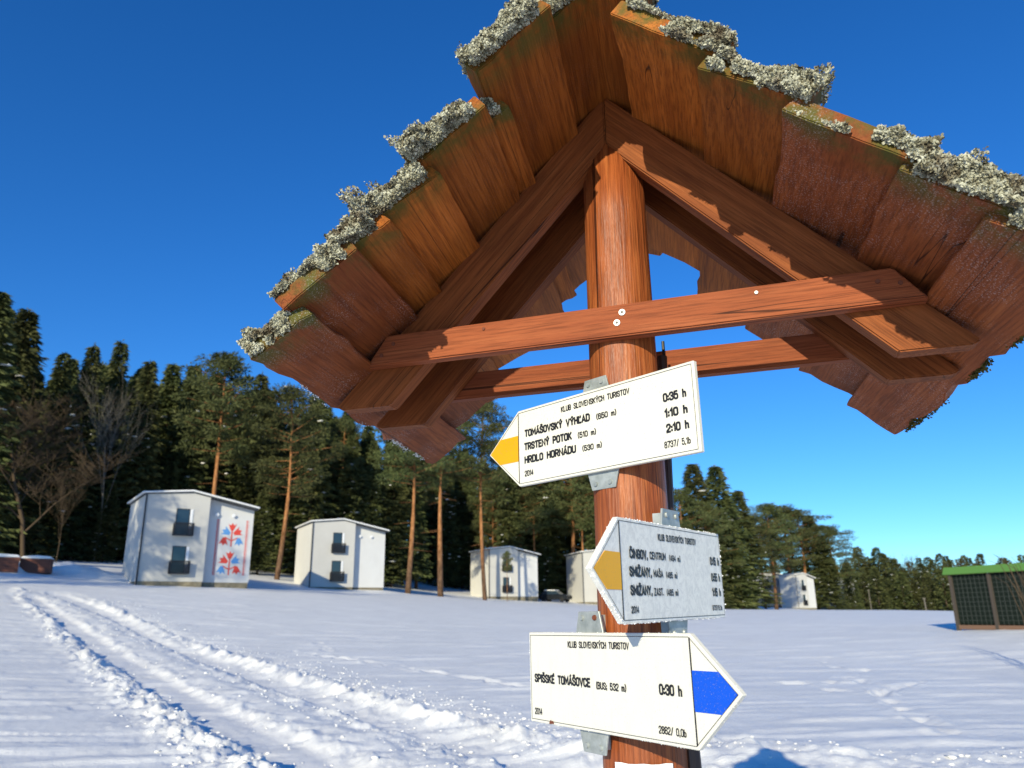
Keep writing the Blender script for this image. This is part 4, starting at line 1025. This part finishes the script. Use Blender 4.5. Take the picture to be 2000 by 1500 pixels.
def dir_sign(c, th, lean, dr, label, panel, arrow, arrow_poly, texts, brackets, frost_n, fsz=0.0024):
    t = np.array([math.cos(th), math.sin(th), 0]); x = math.cos(lean) * t + math.sin(lean) * Zv; z = -math.sin(lean) * t + math.cos(lean) * Zv; y = np.cross(z, x)
    mw = Matrix.Identity(4)
    for i in range(3): mw[i][0], mw[i][1], mw[i][2], mw[i][3] = x[i], y[i], z[i], c[i]
    e = empty('direction_sign', matrix=mw); tag(e, label, 'sign', 'enamel trail arrows on the log post')
    hw, hh, rc = SW / 2, SHH / 2, 0.004
    out = [(-dr * hw, -hh), (dr * hw, -hh), (dr * (hw + ST_), 0), (dr * hw, hh), (-dr * hw, hh)]
    MB().prism(out, 1, -0.005, 0.005).build('panel', M[panel], e, bevel=0.0012)
    def ring(inset, wd):
        a, b = [], []
        for L_, ins in ((a, inset), (b, inset + wd)):
            k = ins * 1.35
            L_ += [(-dr * (hw - ins), -hh + ins), (dr * (hw - ins * .4), -hh + ins), (dr * (hw + ST_ - k), 0), (dr * (hw - ins * .4), hh - ins), (-dr * (hw - ins), hh - ins)]
        m_ = MB()
        for i in range(5):
            j = (i + 1) % 5; m_.poly([(a[i][0], -.0057, a[i][1]), (a[j][0], -.0057, a[j][1]), (b[j][0], -.0057, b[j][1]), (b[i][0], -.0057, b[i][1])])
        return m_
    ring(0.0048, 0.0009).build('border_line', M['ink'], e)
    MB().box(dr * hw - (.0016 if dr > 0 else -.0004), dr * hw + (.0004 if dr > 0 else .0016) - 0, -.0062, -.005, -hh + .006, hh - .006).build('divider_line', M['ink'], e)
    MB().prism(arrow_poly, 1, -.0060, -.0049).build('colour_arrow', M[arrow], e)
    for tx in texts: lettering(e, *tx)
    for (bx, bw0, bw1, z0, z1, bolts) in brackets:
        b = MB().prism([(bx - bw0, z0), (bx + bw0, z0), (bx + bw1, z1), (bx - bw1, z1)], 1, 0.0055, 0.0095).build('bracket', M['zinc'], e, bevel=.0006)
        zc_ = z1 - (z1 - z0) / abs(z1 - z0) * 0.011
        for sx_, mm in zip((-1, 1), bolts):
            q = MB(); xx = bx + sx_ * min(bw0, bw1) * .62
            q.tube([(xx, .006, zc_), (xx, .0022, zc_)], [.0052, .0042], 10).build('rivet', M[mm], b)
    pd = {-1: .077, 1: .103}[dr] if c[2] > 1.8 or dr > 0 else .094
    for (bx, bw0, bw1, z0, z1, bolts) in brackets:
        za, zb2 = sorted((z0, z1)); MB().box(bx - .016, bx + .016, .0096, pd - .060, za + .006, zb2 - .006).build('bracket_leg', M['zinc'], e)
    # hoar frost on the rim
    if frost_n:
        rg = np.random.default_rng(len(label)); n = frost_n
        per = np.array(out + [out[0]]); ln = np.hypot(*np.diff(per, axis=0).T); k = rg.choice(5, n, p=ln / ln.sum()); tt = rg.random(n)[:, None]
        p2 = per[k] + (per[k + 1] - per[k]) * tt
        dens = vnoise(p2[:, 0] * 60, p2[:, 1] * 60, 5) > 0.30
        p2 = p2[dens]; n = len(p2)
        cen = np.array([dr * .03, 0]); ou = p2 - cen; ou /= np.linalg.norm(ou, axis=1, keepdims=True)
        P = np.stack([p2[:, 0] - ou[:, 0] * .001, rg.uniform(-.006, .004, n), p2[:, 1] - ou[:, 1] * .001], 1)
        Nn = np.stack([ou[:, 0], rg.normal(-.2, .5, n), ou[:, 1]], 1)
        LV, LQ = lobes(P, Nn, rg, fsz)
        f_ = link('frost_rim', np_mesh('frost_rim', LV, LQ), e, M['frost']); f_['kind'] = 'stuff'
    return e
dir_sign(np.array([.1661, 1.4188, 1.932]), RAD(-47.14), RAD(.45), -1, 'cream arrow sign with yellow tip listing three trail destinations, topmost on the post', 'sign', 'yellow',
    [(-.2208, .0270), (-.2768, .0272), (-.3085, 0), (-.2790, -.0268), (-.2208, -.0276)],
    [('KLUB SLOVENSKÝCH TURISTOV', -.0949, .0516, .1744, .0113), ('TOMÁŠOVSKÝ VÝHĽAD', -.2013, .0195, .182, .0154), ('(650 m)', -.0036, .0183, .0497, .0113), ('TRSTENÝ POTOK', -.2031, -.0084, .135, .0155),
     ('(510 m)', -.0527, -.0092, .0472, .0115), ('HRDLO HORNÁDU', -.203, -.0359, .1448, .0154), ('(530 m)', -.0423, -.0366, .0495, .011), ('2014', -.2029, -.0621, .0257, .0115),
     ('0:35 h', .1521, .019, .0492, .0155), ('1:10 h', .1528, -.0098, .0488, .0155), ('2:10 h', .1542, -.0368, .0476, .0155), ('8737/ 5,1b', .1479, -.0629, .0543, .0115)],
    [(-.012, .036, .027, .070, .106, ('zinc', 'zinc')), (-.004, .040, .028, -.070, -.112, ('zinc', 'zinc'))], 0)
dir_sign(np.array([.2836, 1.3925, 1.6654]), RAD(55.51), RAD(.69), -1, 'frosty grey-white arrow sign with yellow tip, middle one on the post', 'sign_frost', 'yellow_frost',
    [(-.2208, .0255), (-.2700, .0262), (-.3060, 0), (-.2680, -.0295), (-.2208, -.0300)],
    [('KLUB SLOVENSKÝCH TURISTOV', -.0762, .0514, .1701, .0113), ('ČINGOV,', -.1886, .0175, .0677, .0152), ('CENTRUM', -.1139, .0188, .0649, .0122), ('(494 m)', -.0351, .0185, .0493, .0102), ('SMIŽANY,', -.1923, -.0103, .0825, .0155),
     ('MAŠA', -.1035, -.0098, .0385, .0118), ('(485 m)', -.0529, -.0103, .0485, .0102), ('SMIŽANY,', -.1923, -.0389, .0805, .0155), ('ZAST.', -.1056, -.0391, .0383, .0118), ('(485 m)', -.0554, -.0393, .0495, .0105),
     ('0:15 h', .1593, .0174, .0484, .0154), ('0:55 h', .1591, -.0131, .0467, .0154), ('1:15 h', .158, -.0408, .0457, .0154), ('8737/5,1b', .1519, -.0662, .051, .0092), ('2014', -.1926, -.0653, .0264, .0104)],
    [(.012, .045, .034, .070, .112, ('zinc', 'zinc')), (.012, .045, .034, -.070, -.112, ('zinc', 'zinc'))], 2200, 0.0019)
BLUE_SIGN = dir_sign(np.array([.1488, 1.3953, 1.4864]), RAD(-58.24), RAD(.6), 1, 'white arrow sign with blue tip pointing the other way, lowest on the post', 'sign', 'blue',
    [(.2208, .0280), (.2735, .0282), (.3055, 0), (.2735, -.0282), (.2208, -.0284)],
    [('KLUB SLOVENSKÝCH TURISTOV', -.0911, .0538, .1717, .011), ('SPIŠSKÉ TOMÁŠOVCE', -.2031, -.0102, .1756, .0150), ('(BUS; 532 m)', -.012, -.0114, .08, .0115), ('0:30 h', .1463, -.0104, .0508, .0158), ('2014', -.2044, -.0665, .0248, .0112), ('2862/ 0,0b', .1398, -.0653, .0597, .0108)],
    [(-.040, .042, .030, .070, .116, ('zinc', 'rust')), (-.040, .042, .030, -.070, -.116, ('zinc', 'zinc'))], 900, 0.0014)
rm = MB(); rr_ = random.Random(3)
for i in range(9):
    ax_, az_ = -.150 + rr_.gauss(0, .0045), -.0775 + abs(rr_.gauss(0, .0016)); q_ = rr_.uniform(.0012, .0026)
    rm.poly([(ax_ + q_ * math.cos(t_) * (1 + .4 * rr_.random()), -.00595 - .00002 * i, az_ + q_ * math.sin(t_) * (1 + .4 * rr_.random())) for t_ in [k_ * 1.047 for k_ in range(6)]])
rm.build('rust_mark', M['rust'], BLUE_SIGN)
# white notice wrapped on the post under the signs
n_ = empty('paper_notice', tuple(wor(0, 0, 1.24))); tag(n_, 'white paper notice wrapped round the log post below the blue-tipped sign', 'notice')
mb = MB(); r_ = 0.0775
for i in range(9):
    t = RAD(222 + i * 9.5)
    for z_ in (-.16, 0.119): mb.v.append((r_ * math.cos(t), r_ * math.sin(t), z_ + 0.0008 * math.sin(i * 2)))
for i in range(8): mb.f.append([2 * i, 2 * i + 2, 2 * i + 3, 2 * i + 1])
po = mb.build('sheet', M['paper'], n_); md = po.modifiers.new('thickness', 'SOLIDIFY'); md.thickness = 0.001
